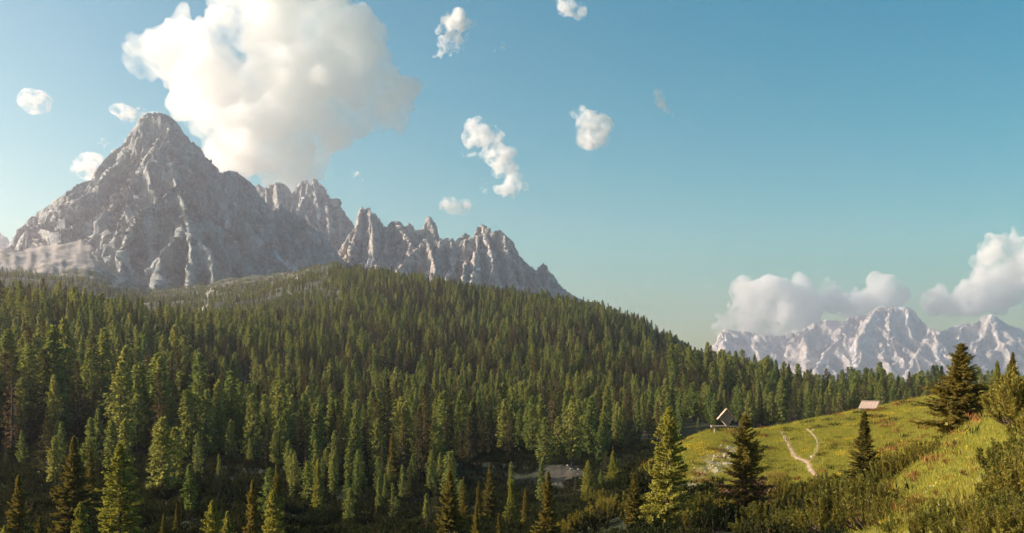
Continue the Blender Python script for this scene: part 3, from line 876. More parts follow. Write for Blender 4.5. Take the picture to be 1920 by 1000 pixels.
def kites(b, v, w):
    """one leaf-shaped quad per sprig: base b, along v, half width w"""
    n = len(b)
    q = np.stack([b, b + v * .4 + w, b + v, b + v * .4 - w], 1).reshape(-1, 3)
    return q, np.arange(n * 4).reshape(-1, 4)


def leaf_mesh(name, parts, mats, rng):
    vs, qs, mi, tn, off = [], [], [], [], 0
    for k, (v, q) in enumerate(parts):
        vs.append(v); qs.append(q + off); off += len(v)
        mi.append(np.full(len(q), k)); tn.append(np.repeat(rng.rand(len(q)), 4))
    me = mesh_arrays(name, np.concatenate(vs), np.concatenate(qs), mats=mats, mat_index=np.concatenate(mi))
    a = me.attributes.new('tint', 'FLOAT', 'POINT')
    a.data.foreach_set('value', np.concatenate(tn).astype(np.float32))
    return me


def tube(pts, rad, k=5):
    pts = np.asarray(pts, float); n = len(pts)
    an = np.arange(k) / k * 2 * math.pi
    t = np.gradient(pts, axis=0); t /= np.linalg.norm(t, axis=1)[:, None] + 1e-9
    up = np.where(np.abs(t[:, 2:3]) > .9, np.array([[1., 0, 0]]), np.array([[0, 0, 1.]]))
    a = np.cross(t, up); a /= np.linalg.norm(a, axis=1)[:, None] + 1e-9
    b = np.cross(t, a)
    v = pts[:, None] + (a[:, None] * np.cos(an)[None, :, None] + b[:, None] * np.sin(an)[None, :, None]) * np.asarray(rad)[:, None, None]
    q = []
    for i in range(n - 1):
        for j in range(k):
            q.append((i * k + j, i * k + (j + 1) % k, (i + 1) * k + (j + 1) % k, (i + 1) * k + j))
    return v.reshape(-1, 3), np.array(q)


def cat(parts):
    vs, qs, off = [], [], 0
    for v, q in parts:
        vs.append(v); qs.append(q + off); off += len(v)
    return np.concatenate(vs), np.concatenate(qs)


def conifer(kind, seed, nb, ns, Rr, size=1.0, h0=None, taper=None, dead=0.0, limbs=.3, gappy=0.0, mat=None):
    """unit-height conifer: returns (trunk mesh, crown mesh)"""
    rng = np.random.RandomState(seed)
    larch = kind == 'larch'
    if h0 is None: h0 = rng.uniform(.06, .16) if not larch else rng.uniform(.08, .2)
    t = (np.arange(nb) + rng.rand(nb)) / nb
    t = t ** (1.1 if larch else 1.0)
    if larch:
        env = (1 - t) ** (taper or rng.uniform(.55, .75)) * np.minimum(1, .5 + 2.0 * t)
    else:
        env = (1 - t) ** rng.uniform(.75, .95) * np.minimum(1, .6 + 3.0 * t)
    env = env + .02
    z = h0 + (1 - h0) * t * .985
    az = np.arange(nb) * 2.39996 + rng.normal(0, .35, nb)
    lump = 1 + .27 * np.sin(az * 2 + rng.rand() * 6 + t * 9) + .16 * np.sin(t * 40 + rng.rand() * 6) * (0 if larch else 1)
    L = Rr * env * rng.uniform(.62, 1.1, nb) * lump
    if gappy: L *= np.where(rng.rand(nb) < gappy, .35, 1)
    e0 = (-.28 + .95 * t if not larch else -.16 + .75 * t) + rng.normal(0, .1, nb)
    curl = (.30 if not larch else .22) * (1 - t)
    rad = np.stack([np.cos(az), np.sin(az), 0 * az], 1)
    tan = np.stack([-np.sin(az), np.cos(az), 0 * az], 1)
    lean = np.array([rng.normal(0, .008), rng.normal(0, .008), 0])
    base = lean[None] * (z ** 2)[:, None] + np.array([0, 0, 1.])[None] * z[:, None]

    def bpt(s):   # s: (nb, k)
        l = L[:, None] * s
        up = (e0[:, None] * s + curl[:, None] * (s ** 2 * 1.3 - s * .9)) * L[:, None]
        return base[:, None] + rad[:, None] * l[..., None] + np.array([0, 0, 1.])[None, None] * up[..., None]
    s = rng.uniform(.10, 1.0, (nb, ns)) ** .75
    pos = bpt(s)
    side = rng.choice([-1., 1.], (nb, ns))
    if larch:
        a = rng.uniform(-1.3, 1.3, (nb, ns)); dz = rng.normal(-.10, .50, (nb, ns)); ln = rng.uniform(.6, 1.3, (nb, ns)) * .040 * size
        ln *= .55 + .45 * (1 - t)[:, None] ** .5
        wd = .26
    else:
        a = side * rng.uniform(.35, 1.15, (nb, ns)); dz = rng.normal(-.22, .25, (nb, ns)) + e0[:, None] * .5
        ln = (.018 * size + L[:, None] * .34 * (1.1 - s)) * rng.uniform(.6, 1.2, (nb, ns))
        wd = .20
    v = rad[:, None] * np.cos(a)[..., None] + tan[:, None] * np.sin(a)[..., None]
    v = v + np.array([0, 0, 1.])[None, None] * dz[..., None]
    v /= np.linalg.norm(v, axis=2)[..., None]
    w = np.cross(v, rng.normal(0, 1, v.shape) * np.array([.55, .55, 1.0]))
    w /= np.linalg.norm(w, axis=2)[..., None] + 1e-9
    wl = np.maximum(ln * wd, .0045 * size)
    pos = pos + rng.normal(0, .006 * size, pos.shape)
    B, V, W = pos.reshape(-1, 3), (v * ln[..., None]).reshape(-1, 3), (w * wl[..., None]).reshape(-1, 3)
    # leader
    nl = max(6, ns // 2)
    lz = rng.uniform(.93, .985, nl)
    la = rng.rand(nl) * 6.28
    lb = np.stack([0 * lz, 0 * lz, lz], 1) + lean[None]
    lv = np.stack([np.cos(la) * .45, np.sin(la) * .45, 1 + 0 * la], 1) * (.03 * size)
    B = np.concatenate([B, lb]); V = np.concatenate([V, lv])
    W = np.concatenate([W, np.cross(lv, rng.normal(0, 1, lv.shape)) * .22])
    dk = np.zeros(len(B), bool)
    if dead:
        low = np.repeat(t < dead, ns)
        dk[:nb * ns] = low & (rng.rand(nb * ns) < .75)
        kp = ~(dk & (rng.rand(len(B)) < .35))
        B, V, W, dk = B[kp], V[kp], W[kp], dk[kp]
    mt = mat or (M_larch if larch else M_spruce)
    parts = [kites(B[~dk], V[~dk], W[~dk])]
    mats = [mt]
    if dk.any():
        parts.append(kites(B[dk], V[dk], W[dk])); mats.append(M_brown)
    crown = leaf_mesh(kind + '_crown', parts, mats, rng)
    zz = np.linspace(0, .97, 7)
    tp = [tube(lean[None] * (zz ** 2)[:, None] + np.array([[0, 0, 1.]]) * zz[:, None], .016 * (1 - zz * .93) * (1 + .5 * np.exp(-zz * 30)), 6)]
    bs = bpt(np.tile(np.array([0., .5, .92]), (nb, 1)))
    for i in range(nb):
        if rng.rand() < limbs:
            r0 = .0042 * (1 - t[i] * .6)
            tp.append(tube(bs[i], [r0, r0 * .6, r0 * .2], 3))
    tv, tq = cat(tp)
    trunk = mesh_arrays(kind + '_trunk', tv, tq, smooth=True, mats=[M_bark])
    return trunk, crown


MID_L = [conifer('larch', 100 + i, 95, 26, r, 1.25) for i, r in enumerate((.17, .195, .145, .23, .18, .21, .155))]
MID_S = [conifer('spruce', 200 + i, 110, 20, r, 1.2) for i, r in enumerate((.15, .18, .125, .2, .16, .14, .19))]
MID_S.append(conifer('spruce', 227, 90, 16, .14, 1.2, dead=.6))
NEAR_LT = [conifer('larch', 300 + i, 260, 130, r, .55, h0=.04, taper=.86, limbs=.8, mat=M_larch_near) for i, r in enumerate((.27, .25, .29))]
NEAR_ST = [conifer('spruce', 400 + i, 230, 110, r, .6, h0=.02, limbs=.8, gappy=.10, mat=M_spruce_near) for i, r in enumerate((.27, .225, .40))]
DEAD_S = conifer('spruce', 410, 210, 100, .33, .6, h0=.10, dead=.42, limbs=1, gappy=.25, mat=M_spruce_near)
SPARSE_L = conifer('larch', 411, 60, 30, .16, .8, h0=.12, limbs=1, gappy=.4)


def add_tree(name, kind, x, y, h, rot, wide, protos, label, cat_, group=None, lean=(0, 0), z=None):
    o = bpy.data.objects.new(name, None)
    COL.objects.link(o)
    o.empty_display_size = .5
    o.location = (x, y, (float(ground_z(x, y)) if z is None else z) - .15)
    o.rotation_euler = (lean[0], lean[1], rot)
    o.scale = (h * wide, h * wide, h)
    tag(o, label, cat_, group)
    link('trunk', protos[0], o)
    link('crown', protos[1], o)
    return o


# foreground trees: kind, top column, top row, distance, prototype, width factor, label
NEAR = [
    ('spruce', 35, 890, 78, NEAR_ST[1], .95, 'slim brownish spruce cut by the left edge, nearest the bottom-left corner'),
    ('spruce', 138, 817, 98, NEAR_ST[0], .95, 'broad olive-brown spruce just left of the big pale larch at bottom left'),
    ('spruce', 171, 841, 112, NEAR_ST[1], .8, 'slender dull spruce between the broad brown spruce and the pale larch'),
    ('larch', 226, 830, 88, NEAR_LT[0], 1.05, 'big pale yellow-green larch in the bottom left, brightest tree there'),
    ('larch', 152, 940, 70, NEAR_LT[1], 1.0, 'small bright larch in front of the broad brown spruce'),
    ('spruce', 75, 968, 72, NEAR_ST[0], .9, 'low spruce top at the bottom edge beside the slim left spruce'),
    ('larch', 8, 984, 66, NEAR_LT[1], .9, 'tiny larch top in the very bottom-left corner'),
    ('spruce', 308, 797, 150, NEAR_ST[1], .75, 'tall dark narrow spruce standing alone right of the pale larch'),
    ('larch', 369, 815, 168, SPARSE_L, 1.0, 'thin sparse larch with bare lower trunk beside the valley path'),
    ('spruce', 308, 962, 70, NEAR_ST[1], .8, 'small reddish-tipped spruce at the bottom edge below the tall dark spruce'),
    ('spruce', 332, 942, 100, NEAR_ST[1], .75, 'little dim spruce behind the reddish-tipped one'),
    ('larch', 399, 938, 72, NEAR_LT[2], .95, 'bright green larch at the bottom edge, wider of the neighbouring pair'),
    ('larch', 427, 958, 69, NEAR_LT[1], .85, 'bright green larch at the bottom edge, narrower right one of the pair'),
    ('spruce', 473, 899, 82, NEAR_ST[1], .9, 'golden-brown narrow spruce left of the shaggy larch at bottom centre-left'),
    ('spruce', 519, 868, 108, NEAR_ST[1], .8, 'dark pointed spruce rising right behind the shaggy larch'),
    ('larch', 512, 918, 76, NEAR_LT[0], .95, 'shaggy pale larch with feathery boughs at the bottom, left of centre'),
    ('larch', 596, 859, 150, NEAR_LT[1], .7, 'lone slim larch above the dark scrub, right of the shaggy larch'),
    ('larch', 546, 881, 160, SPARSE_L, .9, 'small round-topped larch on a bare stem in the dark clearing'),
    ('spruce', 844, 881, 84, NEAR_ST[0], .88, 'full dark olive spruce at the bottom centre, widest there'),
    ('spruce', 894, 943, 74, NEAR_ST[1], .75, 'narrow yellowish spruce top right of the full olive spruce'),
    ('spruce', 937, 962, 72, NEAR_ST[1], .7, 'small thin spruce top at the bottom edge, centre'),
    ('spruce', 1027, 883, 84, NEAR_ST[1], 1.0, 'golden-lit layered spruce in front of the washed-out bank'),
    ('spruce', 870, 894, 130, NEAR_ST[1], .7, 'dim narrow spruce right behind the full olive spruce'),
    ('spruce', 898, 900, 138, NEAR_ST[1], .75, 'dim brown spruce behind the narrow yellowish spruce top'),
    ('spruce', 919, 866, 150, NEAR_ST[0], .75, 'dim broad spruce at the left foot of the washed-out bank'),
    ('larch', 958, 899, 130, NEAR_LT[1], .7, 'dim slim larch in the hollow left of the golden spruce'),
    ('spruce', 985, 914, 120, NEAR_ST[1], .7, 'dark small spruce against the pale bank, left of the golden spruce'),
    ('larch', 1103, 863, 150, NEAR_LT[0], .95, 'bushy green larch right of the washed-out bank'),
    ('larch', 1150, 845, 165, NEAR_LT[1], 1.0, 'second larch right of the bank, next to the meadow edge'),
    ('spruce', 1190, 886, 78, NEAR_ST[0], 1.05, 'yellow-green spruce thick with needles left of the tall meadow larch'),
    ('larch', 1252, 762, 74, NEAR_LT[1], 1.05, 'tall full green larch at the left foot of the meadow hill'),
    ('spruce', 1399, 776, 74, DEAD_S, 1.0, 'spruce with dead bare lower boughs in front of the meadow scar'),
    ('spruce', 1619, 770, 68, NEAR_ST[1], 1.25, 'slim dark-based spruce below the tilted wooden board'),
    ('spruce', 1804, 643, 72, NEAR_ST[2], 1.28, 'large dense cone-shaped spruce on the right meadow ridge'),
    ('spruce', 1899, 660, 60, NEAR_ST[0], .95, 'tall olive conifer standing right at the edge beyond the cone-shaped spruce'),
    ('larch', 1870, 676, 105, NEAR_LT[1], .9, 'pale larch top behind the dwarf pines at the right edge'),
    ('larch', 736, 905, 150, SPARSE_L, 1.1, 'scraggy little larch with bare twisted stem in the dark clearing, centre-left'),
    ('spruce', 736, 808, 215, NEAR_ST[0], .62, 'rust-brown half-dead spruce left of the large pale larch, centre-left'),
]
taken = []
rt = random.Random(5)
for (kind, px, py, d, pr, wf, lab) in NEAR:
    x = (px - CX) / F * d
    zt = (HY - py) / F * d
    zg = float(ground_z(x, d)) - .15
    h = zt - zg
    add_tree(kind + '_tree', kind, x, d, h, rt.uniform(0, 6.28), wf, pr, lab, 'tree', z=zg + .15)
    taken.append((x, d))


# ---- the forest: scattered trees; the ones that show largest become objects, the rest one mass
def scatter_points(cell, pxr, dr, seed):
    rng = np.random.RandomState(seed)
    xmax = max(abs(pxr[0] - CX), abs(pxr[1] - CX)) / F * dr[1]
    gx, gy = np.meshgrid(np.arange(-xmax, xmax, cell), np.arange(dr[0], dr[1], cell), indexing='ij')
    gx = gx.ravel() + rng.uniform(-.48, .48, gx.size) * cell
    gy = gy.ravel() + rng.uniform(-.48, .48, gy.size) * cell
    px = CX + F * gx / gy
    k = (px > pxr[0]) & (px < pxr[1])
    return gx[k], gy[k], px[k], rng


def crest(px):
    return np.interp(px, [500, 650, 900, 1050, 1195, 1290, 1340, 1440, 1540, 1700, 1950], [1500, 1430, 1180, 1120, 1040, 960, 830, 760, 700, 660, 660])


FX, FY, FPX, frng = scatter_points(5.2, (-350, 2100), (120, 2300), 11)
n_big = fbm(FX / 130, FY / 130, 0.0, 3)
n_sm = fbm(FX / 30 + 4, FY / 30, 0.0, 3)
prob = np.full(len(FX), .62) + n_sm * .45
prob = np.where(n_sm > .33, .12, prob)
# valley floor: nearly open, then the wood's edge
edge = np.interp(FPX, [-700, 0, 150, 300, 480, 600, 760, 880, 930, 1100, 1200, 1300, 2150], [200, 245, 242, 228, 215, 190, 185, 255, 290, 275, 300, 370, 380])
prob = np.where(FY < edge, .14, prob)
prob = np.where((FY < 165) & ((FPX < -20) | (FPX > 900)), 0, prob)
prob = np.where((FY < 165) & (FPX < 480), .08, prob)
prob = np.where((FY < edge) & (FPX > 480) & (FPX < 900) & (FY > 135), .22, prob)
prob = np.where((FY < edge) & (FPX > 1150), 0, prob)
# hollow and talus under the peak
hollow = (FPX < 420) & (FY > np.interp(FPX, [-700, 0, 150, 300, 420], [560, 560, 600, 660, 760]))
prob = np.where(hollow, np.where(n_big > -.12, .30, .10), prob)
prob = np.where((FPX < 130) & (FY > 800) & (FY < 1250) & (FPX > 20), .6, prob)
tal = (FPX < 700) & (FY > 1150)
prob = np.where(tal, .16 + .26 * (n_big > -.05), prob)
prob = np.where((FPX < 230) & (FY > 1400), .05, prob)
prob = np.where((FPX < 700) & (FY > 1650), np.where(FPX > 250, .16 + .16 * (n_big > .0), 0), prob)
open_slope = (FPX > 380) & (FPX < 700) & (FY > 850) & (n_big < .1)
prob = np.where(open_slope, np.minimum(prob, .28), prob)
prob = np.where((FY > crest(FPX)) & (FPX > 640), 0, prob)
prob = np.where((FPX < 640) & (FY > np.interp(FPX, [0, 250, 400, 640], [1600, 2150, 2250, 2100])), 0, prob)
# tracks stay clear
track = (np.abs(FY - np.interp(FPX, [905, 960, 1060, 1150, 1240, 1330, 1430], [335, 330, 329, 327, 325, 325, 326])) < 3.2) & (FPX > 900) & (FPX < 1440)
front = (FPX > 900) & (FPX < 1440) & (FY > 300) & (FY < 327)
prob = np.where(front, prob * .35, prob)
prob = np.where(track, 0, prob)
prob = np.where((FPX > 975) & (FPX < 1110) & (FY > 170) & (FY < 236), .12, prob)
keep = frng.rand(len(FX)) < prob
for (tx, ty) in taken:
    keep &= np.hypot(FX - tx, FY - ty) > 2.5
FX, FY, FPX, n_sm, n_big = FX[keep], FY[keep], FPX[keep], n_sm[keep], n_big[keep]
nF = len(FX)
FZ = ground_z(FX, FY)
is_l = frng.rand(nF) < np.clip(.49 + n_big * .9, .2, .85)
H = np.where(is_l, frng.normal(17.5, 3.4, nF), frng.normal(16, 4.2, nF)) * (1 + .15 * n_sm)
H = np.clip(H, 6, 27) * np.interp(FY, [150, 260, 420, 700], [1.05, 1.18, .88, .80])
H *= np.where((FPX < 620) & (FY > 850), .62, 1)
H *= np.where(FY > 1000, .9, 1)
H *= np.where((FY < 235) & (FPX > 430), .5, 1) * np.where((FY < 200) & (FPX <= 430), .45, 1)
H *= np.where((FPX > 1250) & (FY > 480), 1.22, 1)
H *= np.where(FY > 1500, .72, 1) * np.where((FPX > 300) & (FY < 520), np.interp(FPX, [300, 460], [1., .74]), 1)
H = np.where(frng.rand(nF) < .13, H * .5, H)
WF = frng.uniform(.82, 1.18, nF)
ROT = frng.uniform(0, 6.28, nF)
IDX = np.where(is_l, frng.randint(0, 7, nF), np.where(frng.rand(nF) < .12, 7, frng.randint(0, 7, nF)))

# how much of each crown the viewpoint sees (near trees first)
vis = np.zeros(nF)
buf = np.zeros((500, 960), bool)
hb = F / 2
# the land in front hides trees too: rows below the meadow crest
for cpx in range(960):
    col = cpx * 2
    for dd in (70, 90, 110, 122, 128):
        if dd > 60 and col > 1180:
            g = float(HY - F * ground_z((col - CX) / F * dd, dd) / dd)
            r = int(np.clip(g / 2, 0, 499))
            buf[r:, cpx] = True
order = np.argsort(FY)
for i in order:
    cx_ = FPX[i] / 2
    yb = (HY - F * FZ[i] / FY[i]) / 2
    yt = (HY - F * (FZ[i] + H[i]) / FY[i]) / 2
    w_ = .15 * H[i] * WF[i] * hb / FY[i]
    x0, x1 = int(max(cx_ - w_, 0)), int(min(cx_ + w_ + 1, 959))
    if x1 <= x0 or yt > 499 or yb < 0: continue
    cnt = 0
    for xc in range(x0, x1):
        f = abs(xc + .5 - cx_) / max(w_, .5)
        a, b = int(max(yt + f * (yb - yt) * .85, 0)), int(min(yb, 500))
        if b > a:
            s = buf[a:b, xc]
            cnt += (b - a) - int(s.sum())
            s[:] = True
    vis[i] = cnt
seen_l = [i for i in np.argsort(-vis) if is_l[i] and vis[i] > 12][:285]
seen_s = [i for i in np.argsort(-vis) if not is_l[i] and vis[i] > 12][:265]


LANDMARKS = [(226, 880, 'the big pale larch'), (60, 890, 'the slim brown edge spruce'), (308, 860, 'the tall lone dark spruce'), (369, 870, 'the bare-stemmed larch'),
             (512, 940, 'the shaggy larch'), (596, 890, 'the lone slim larch'), (736, 840, 'the rust-brown spruce'), (844, 920, 'the full olive spruce'), (1010, 900, 'the washed-out bank'),
             (1103, 885, 'the bushy larch by the bank'), (1252, 800, 'the tall meadow larch'), (1360, 785, 'the diamond-shaped shrine'), (1628, 758, 'the tilted wooden board'),
             (1804, 690, 'the big cone-shaped spruce'), (1150, 826, 'the forest track'), (430, 885, 'the valley path'), (1330, 660, 'the low end of the hill'), (640, 500, 'the pyramid ridge foot'),
             (1040, 545, 'the last pinnacle'), (385, 575, 'the pale scree streak'), (140, 560, 'the scree slope'), (850, 520, 'the hill crest'), (1500, 690, 'the far massif'), (760, 690, 'the middle of the hill')]
ORD = ['nearest', 'second nearest', 'third nearest', 'fourth nearest', 'fifth nearest', 'sixth nearest', 'seventh nearest', 'eighth nearest', 'ninth nearest', 'tenth nearest', 'eleventh nearest', 'twelfth nearest',
       'thirteenth nearest', 'fourteenth nearest', 'fifteenth nearest', 'sixteenth nearest', 'seventeenth nearest', 'eighteenth nearest', 'nineteenth nearest', 'twentieth nearest']


def relation(px, py):
    """(words, distance): where a point of the photo lies from the closest landmark"""
    dl, lx, ly, nm = min((math.hypot(px - a, py - b), a, b, c) for a, b, c in LANDMARKS)
    an = math.degrees(math.atan2(ly - py, px - lx)) % 360
    w = ['right of', 'above and right of', 'straight above', 'above and left of', 'left of', 'below and left of', 'straight below', 'below and right of'][int(((an + 22.5) % 360) // 45)]
    return w + ' ' + nm, dl


def label_all(items):
    """items: [(what, px, py)] -> one label each, told apart by landmark, direction and order outwards"""
    by = {}
    for k, (what, px, py) in enumerate(items):
        rel, dl = relation(px, py)
        by.setdefault((what, rel), []).append((dl, k))
    out = [''] * len(items)
    for (what, rel), lst in by.items():
        for n_, (dl, k) in enumerate(sorted(lst)):
            out[k] = what + ' ' + rel if len(lst) == 1 else (ORD[n_] if n_ < len(ORD) else 'outlying') + ' ' + what + ' ' + rel
    return out


chosen = sorted(seen_l + seen_s, key=lambda k: FY[k])
items = []
for i in chosen:
    size = 'tall ' if H[i] > 22.5 else 'young ' if H[i] < 10 else ''
    items.append((size + ('light green larch' if is_l[i] else 'browning spruce' if IDX[i] == 7 else 'dark spruce'), FPX[i], HY - F * (FZ[i] + H[i] * .75) / FY[i]))
for i, lab in zip(chosen, label_all(items)):
    if is_l[i]:
        add_tree('larch_tree', 'larch', float(FX[i]), float(FY[i]), float(H[i]), float(ROT[i]), float(WF[i]), MID_L[IDX[i]], lab, 'tree', 'larches of the forest')
    else:
        add_tree('spruce_tree', 'spruce', float(FX[i]), float(FY[i]), float(H[i]), float(ROT[i]), float(WF[i]), MID_S[IDX[i]], lab, 'tree', 'spruces of the forest')
rest = np.ones(nF, bool)
rest[seen_l] = False
rest[seen_s] = False


def proto_collection(name, objs):
    c = bpy.data.collections.new(name)
    for k, mats_me in enumerate(objs):
        o = bpy.data.objects.new('%s_form_%02d' % (name, k), mats_me)
        c.objects.link(o)
    return c


def join_meshes(name, a, b):
    """trunk + crown in one mesh for the mass of far trees"""
    def get(me):
        v = np.zeros(len(me.vertices) * 3, np.float32); me.vertices.foreach_get('co', v)
        q = np.zeros(len(me.loops), np.int32); me.loops.foreach_get('vertex_index', q)
        mi = np.zeros(len(me.polygons), np.int32); me.polygons.foreach_get('material_index', mi)
        return v.reshape(-1, 3), q.reshape(-1, 4), mi
    va, qa, ma = get(a); vb, qb, mb = get(b)
    me = mesh_arrays(name, np.concatenate([va, vb]), np.concatenate([qa, qb + len(va)]), mats=list(a.materials) + list(b.materials),
                     mat_index=np.concatenate([ma, mb + len(a.materials)]))
    t = np.zeros(len(vb), np.float32)
    if 'tint' in b.attributes: b.attributes['tint'].data.foreach_get('value', t)
    at = me.attributes.new('tint', 'FLOAT', 'POINT')
    at.data.foreach_set('value', np.concatenate([np.full(len(va), .5, np.float32), t]))
    return me


def scatter(name, label, coll, pos, idx, rot, scl, kind='stuff'):
    me = bpy.data.meshes.new(name)
    me.vertices.add(len(pos))
    me.vertices.foreach_set('co', np.ascontiguousarray(pos, np.float32).ravel())
    a = me.attributes.new('pick', 'INT', 'POINT'); a.data.foreach_set('value', np.ascontiguousarray(idx, np.int32))
    a = me.attributes.new('turn', 'FLOAT_VECTOR', 'POINT'); a.data.foreach_set('vector', np.ascontiguousarray(rot, np.float32).ravel())
    a = me.attributes.new('size', 'FLOAT_VECTOR', 'POINT'); a.data.foreach_set('vector', np.ascontiguousarray(scl, np.float32).ravel())
    o = link(name, me)
    ng = bpy.data.node_groups.new(name + '_scatter', 'GeometryNodeTree')
    ng.interface.new_socket('Geometry', in_out='INPUT', socket_type='NodeSocketGeometry')
    ng.interface.new_socket('Geometry', in_out='OUTPUT', socket_type='NodeSocketGeometry')
    gi = ng.nodes.new('NodeGroupInput'); go = ng.nodes.new('NodeGroupOutput')
    ci = ng.nodes.new('GeometryNodeCollectionInfo'); ci.inputs[0].default_value = coll
    ci.inputs[1].default_value = True; ci.inputs[2].default_value = True
    ip = ng.nodes.new('GeometryNodeInstanceOnPoints'); ip.inputs['Pick Instance'].default_value = True

    def na(nm, ty):
        n = ng.nodes.new('GeometryNodeInputNamedAttribute'); n.data_type = ty; n.inputs[0].default_value = nm
        return n.outputs[0]
    er = ng.nodes.new('FunctionNodeEulerToRotation')
    ng.links.new(na('turn', 'FLOAT_VECTOR'), er.inputs[0])
    ng.links.new(gi.outputs[0], ip.inputs['Points'])
    ng.links.new(ci.outputs[0], ip.inputs['Instance'])
    ng.links.new(na('pick', 'INT'), ip.inputs['Instance Index'])
    ng.links.new(er.outputs[0], ip.inputs['Rotation'])
    ng.links.new(na('size', 'FLOAT_VECTOR'), ip.inputs['Scale'])
    ng.links.new(ip.outputs[0], go.inputs[0])
    md = o.modifiers.new('scatter', 'NODES'); md.node_group = ng
    return tag(o, label, kind=kind)


forest_c = proto_collection('forest_conifer', [join_meshes('conifer', *p) for p in MID_L + MID_S])
r = rest
zero = np.zeros(r.sum())
scatter('conifer_forest', 'mass of larch and spruce covering the far slopes', forest_c,
        np.stack([FX, FY, FZ - .2], 1)[r], np.where(is_l, IDX, IDX + 7)[r], np.stack([frng.normal(0, .03, r.sum()), frng.normal(0, .03, r.sum()), ROT[r]], 1), np.stack([H * WF, H * WF, H], 1)[r])
print('forest trees', nF, 'as objects', len(seen_l), len(seen_s))

# ------------------------------------------------------------------ shrubs, meadow plants, stones
M_grass = mat_leaf('meadow_grass', (.24, .27, .052), (.38, .335, .078), .4, .3)
M_scrub = mat_leaf('shade_darkened_scrub_needles', (.016, .026, .013), (.05, .055, .022), .3, .4)  # darkened so the colour carries the valley shade; also used for dark tussocks
M_heath = mat_leaf('rust_red_heath', (.22, .075, .04), (.30, .15, .06), .3, .4)
M_flower = mat_leaf('yellow_petals', (.75, .48, .03), (.85, .60, .06), .3, .15)
M_stone = mat_plain('pale_limestone', (.50, .43, .35), 2.0)


def mugo(seed, nb, ns, tall=1.0, needle=.085, mat=None):
    """dwarf mountain pine: many stems that leave the ground sideways and turn upright, set with long needles"""
    rng = np.random.RandomState(seed)
    az = rng.rand(nb) * 6.283
    r1 = rng.rand(nb) ** .6 * .95
    r0 = r1 * rng.uniform(.1, .45, nb)
    hh = tall * (1.05 - .55 * r1 ** 1.6) * rng.uniform(.7, 1.12, nb)
    dirs = np.stack([np.cos(az), np.sin(az)], 1)

    def bp(s):
        rr = r0[:, None] + (r1 - r0)[:, None] * (1 - np.maximum(1 - s, 0) ** 1.7)
        zz = hh[:, None] * s ** 1.45
        return np.concatenate([dirs[:, None] * rr[..., None], zz[..., None]], 2)
    s = 1 - rng.rand(nb, ns) ** 1.3 * .62
    p0 = bp(s); tg = bp(s + .03) - p0
    tg /= np.linalg.norm(tg, axis=2)[..., None] + 1e-9
    v = tg * .7 + rng.normal(0, .52, p0.shape) + np.array([0, 0, .22])
    v /= np.linalg.norm(v, axis=2)[..., None]
    w = np.cross(v, rng.normal(0, 1, v.shape)); w /= np.linalg.norm(w, axis=2)[..., None] + 1e-9
    ln = needle * rng.uniform(.7, 1.3, (nb, ns))
    p0 = p0 + rng.normal(0, .012, p0.shape)
    crown = leaf_mesh('dwarf_pine_foliage', [kites(p0.reshape(-1, 3), (v * ln[..., None]).reshape(-1, 3), (w * ln[..., None] * .14).reshape(-1, 3))], [mat or M_mugo], rng)
    bs = bp(np.tile(np.array([0., .35, .7, 1.]), (nb, 1)))
    tv, tq = cat([tube(bs[i], [.022, .017, .011, .004], 4) for i in range(nb)])
    stems = mesh_arrays('dwarf_pine_stems', tv, tq, smooth=True, mats=[M_bark])
    return stems, crown


MUGO = [mugo(500 + i, 60, 130, t) for i, t in enumerate((1.0, 1.2, .85))]
MUGO_TALL = mugo(510, 90, 130, 1.45, .10)
HEATH = [mugo(520 + i, 40, 60, .55, .09, M_heath) for i in range(2)]


def add_shrub(name, px, py, size, protos, label, cat_, group, wide=1.0, dmin=3., dmax=160., rot=0.):
    d = hit(px, py, dmin, dmax)
    x = (px - CX) / F * d
    o = bpy.data.objects.new(name, None); COL.objects.link(o)
    o.empty_display_size = .3
    o.location = (x, d, float(ground_z(x, d)) - .06)
    o.rotation_euler = (0, 0, rot)
    o.scale = (size * wide, size * wide, size)
    tag(o, label, cat_, group)
    link('stems', protos[0], o); link('foliage', protos[1], o)
    return o


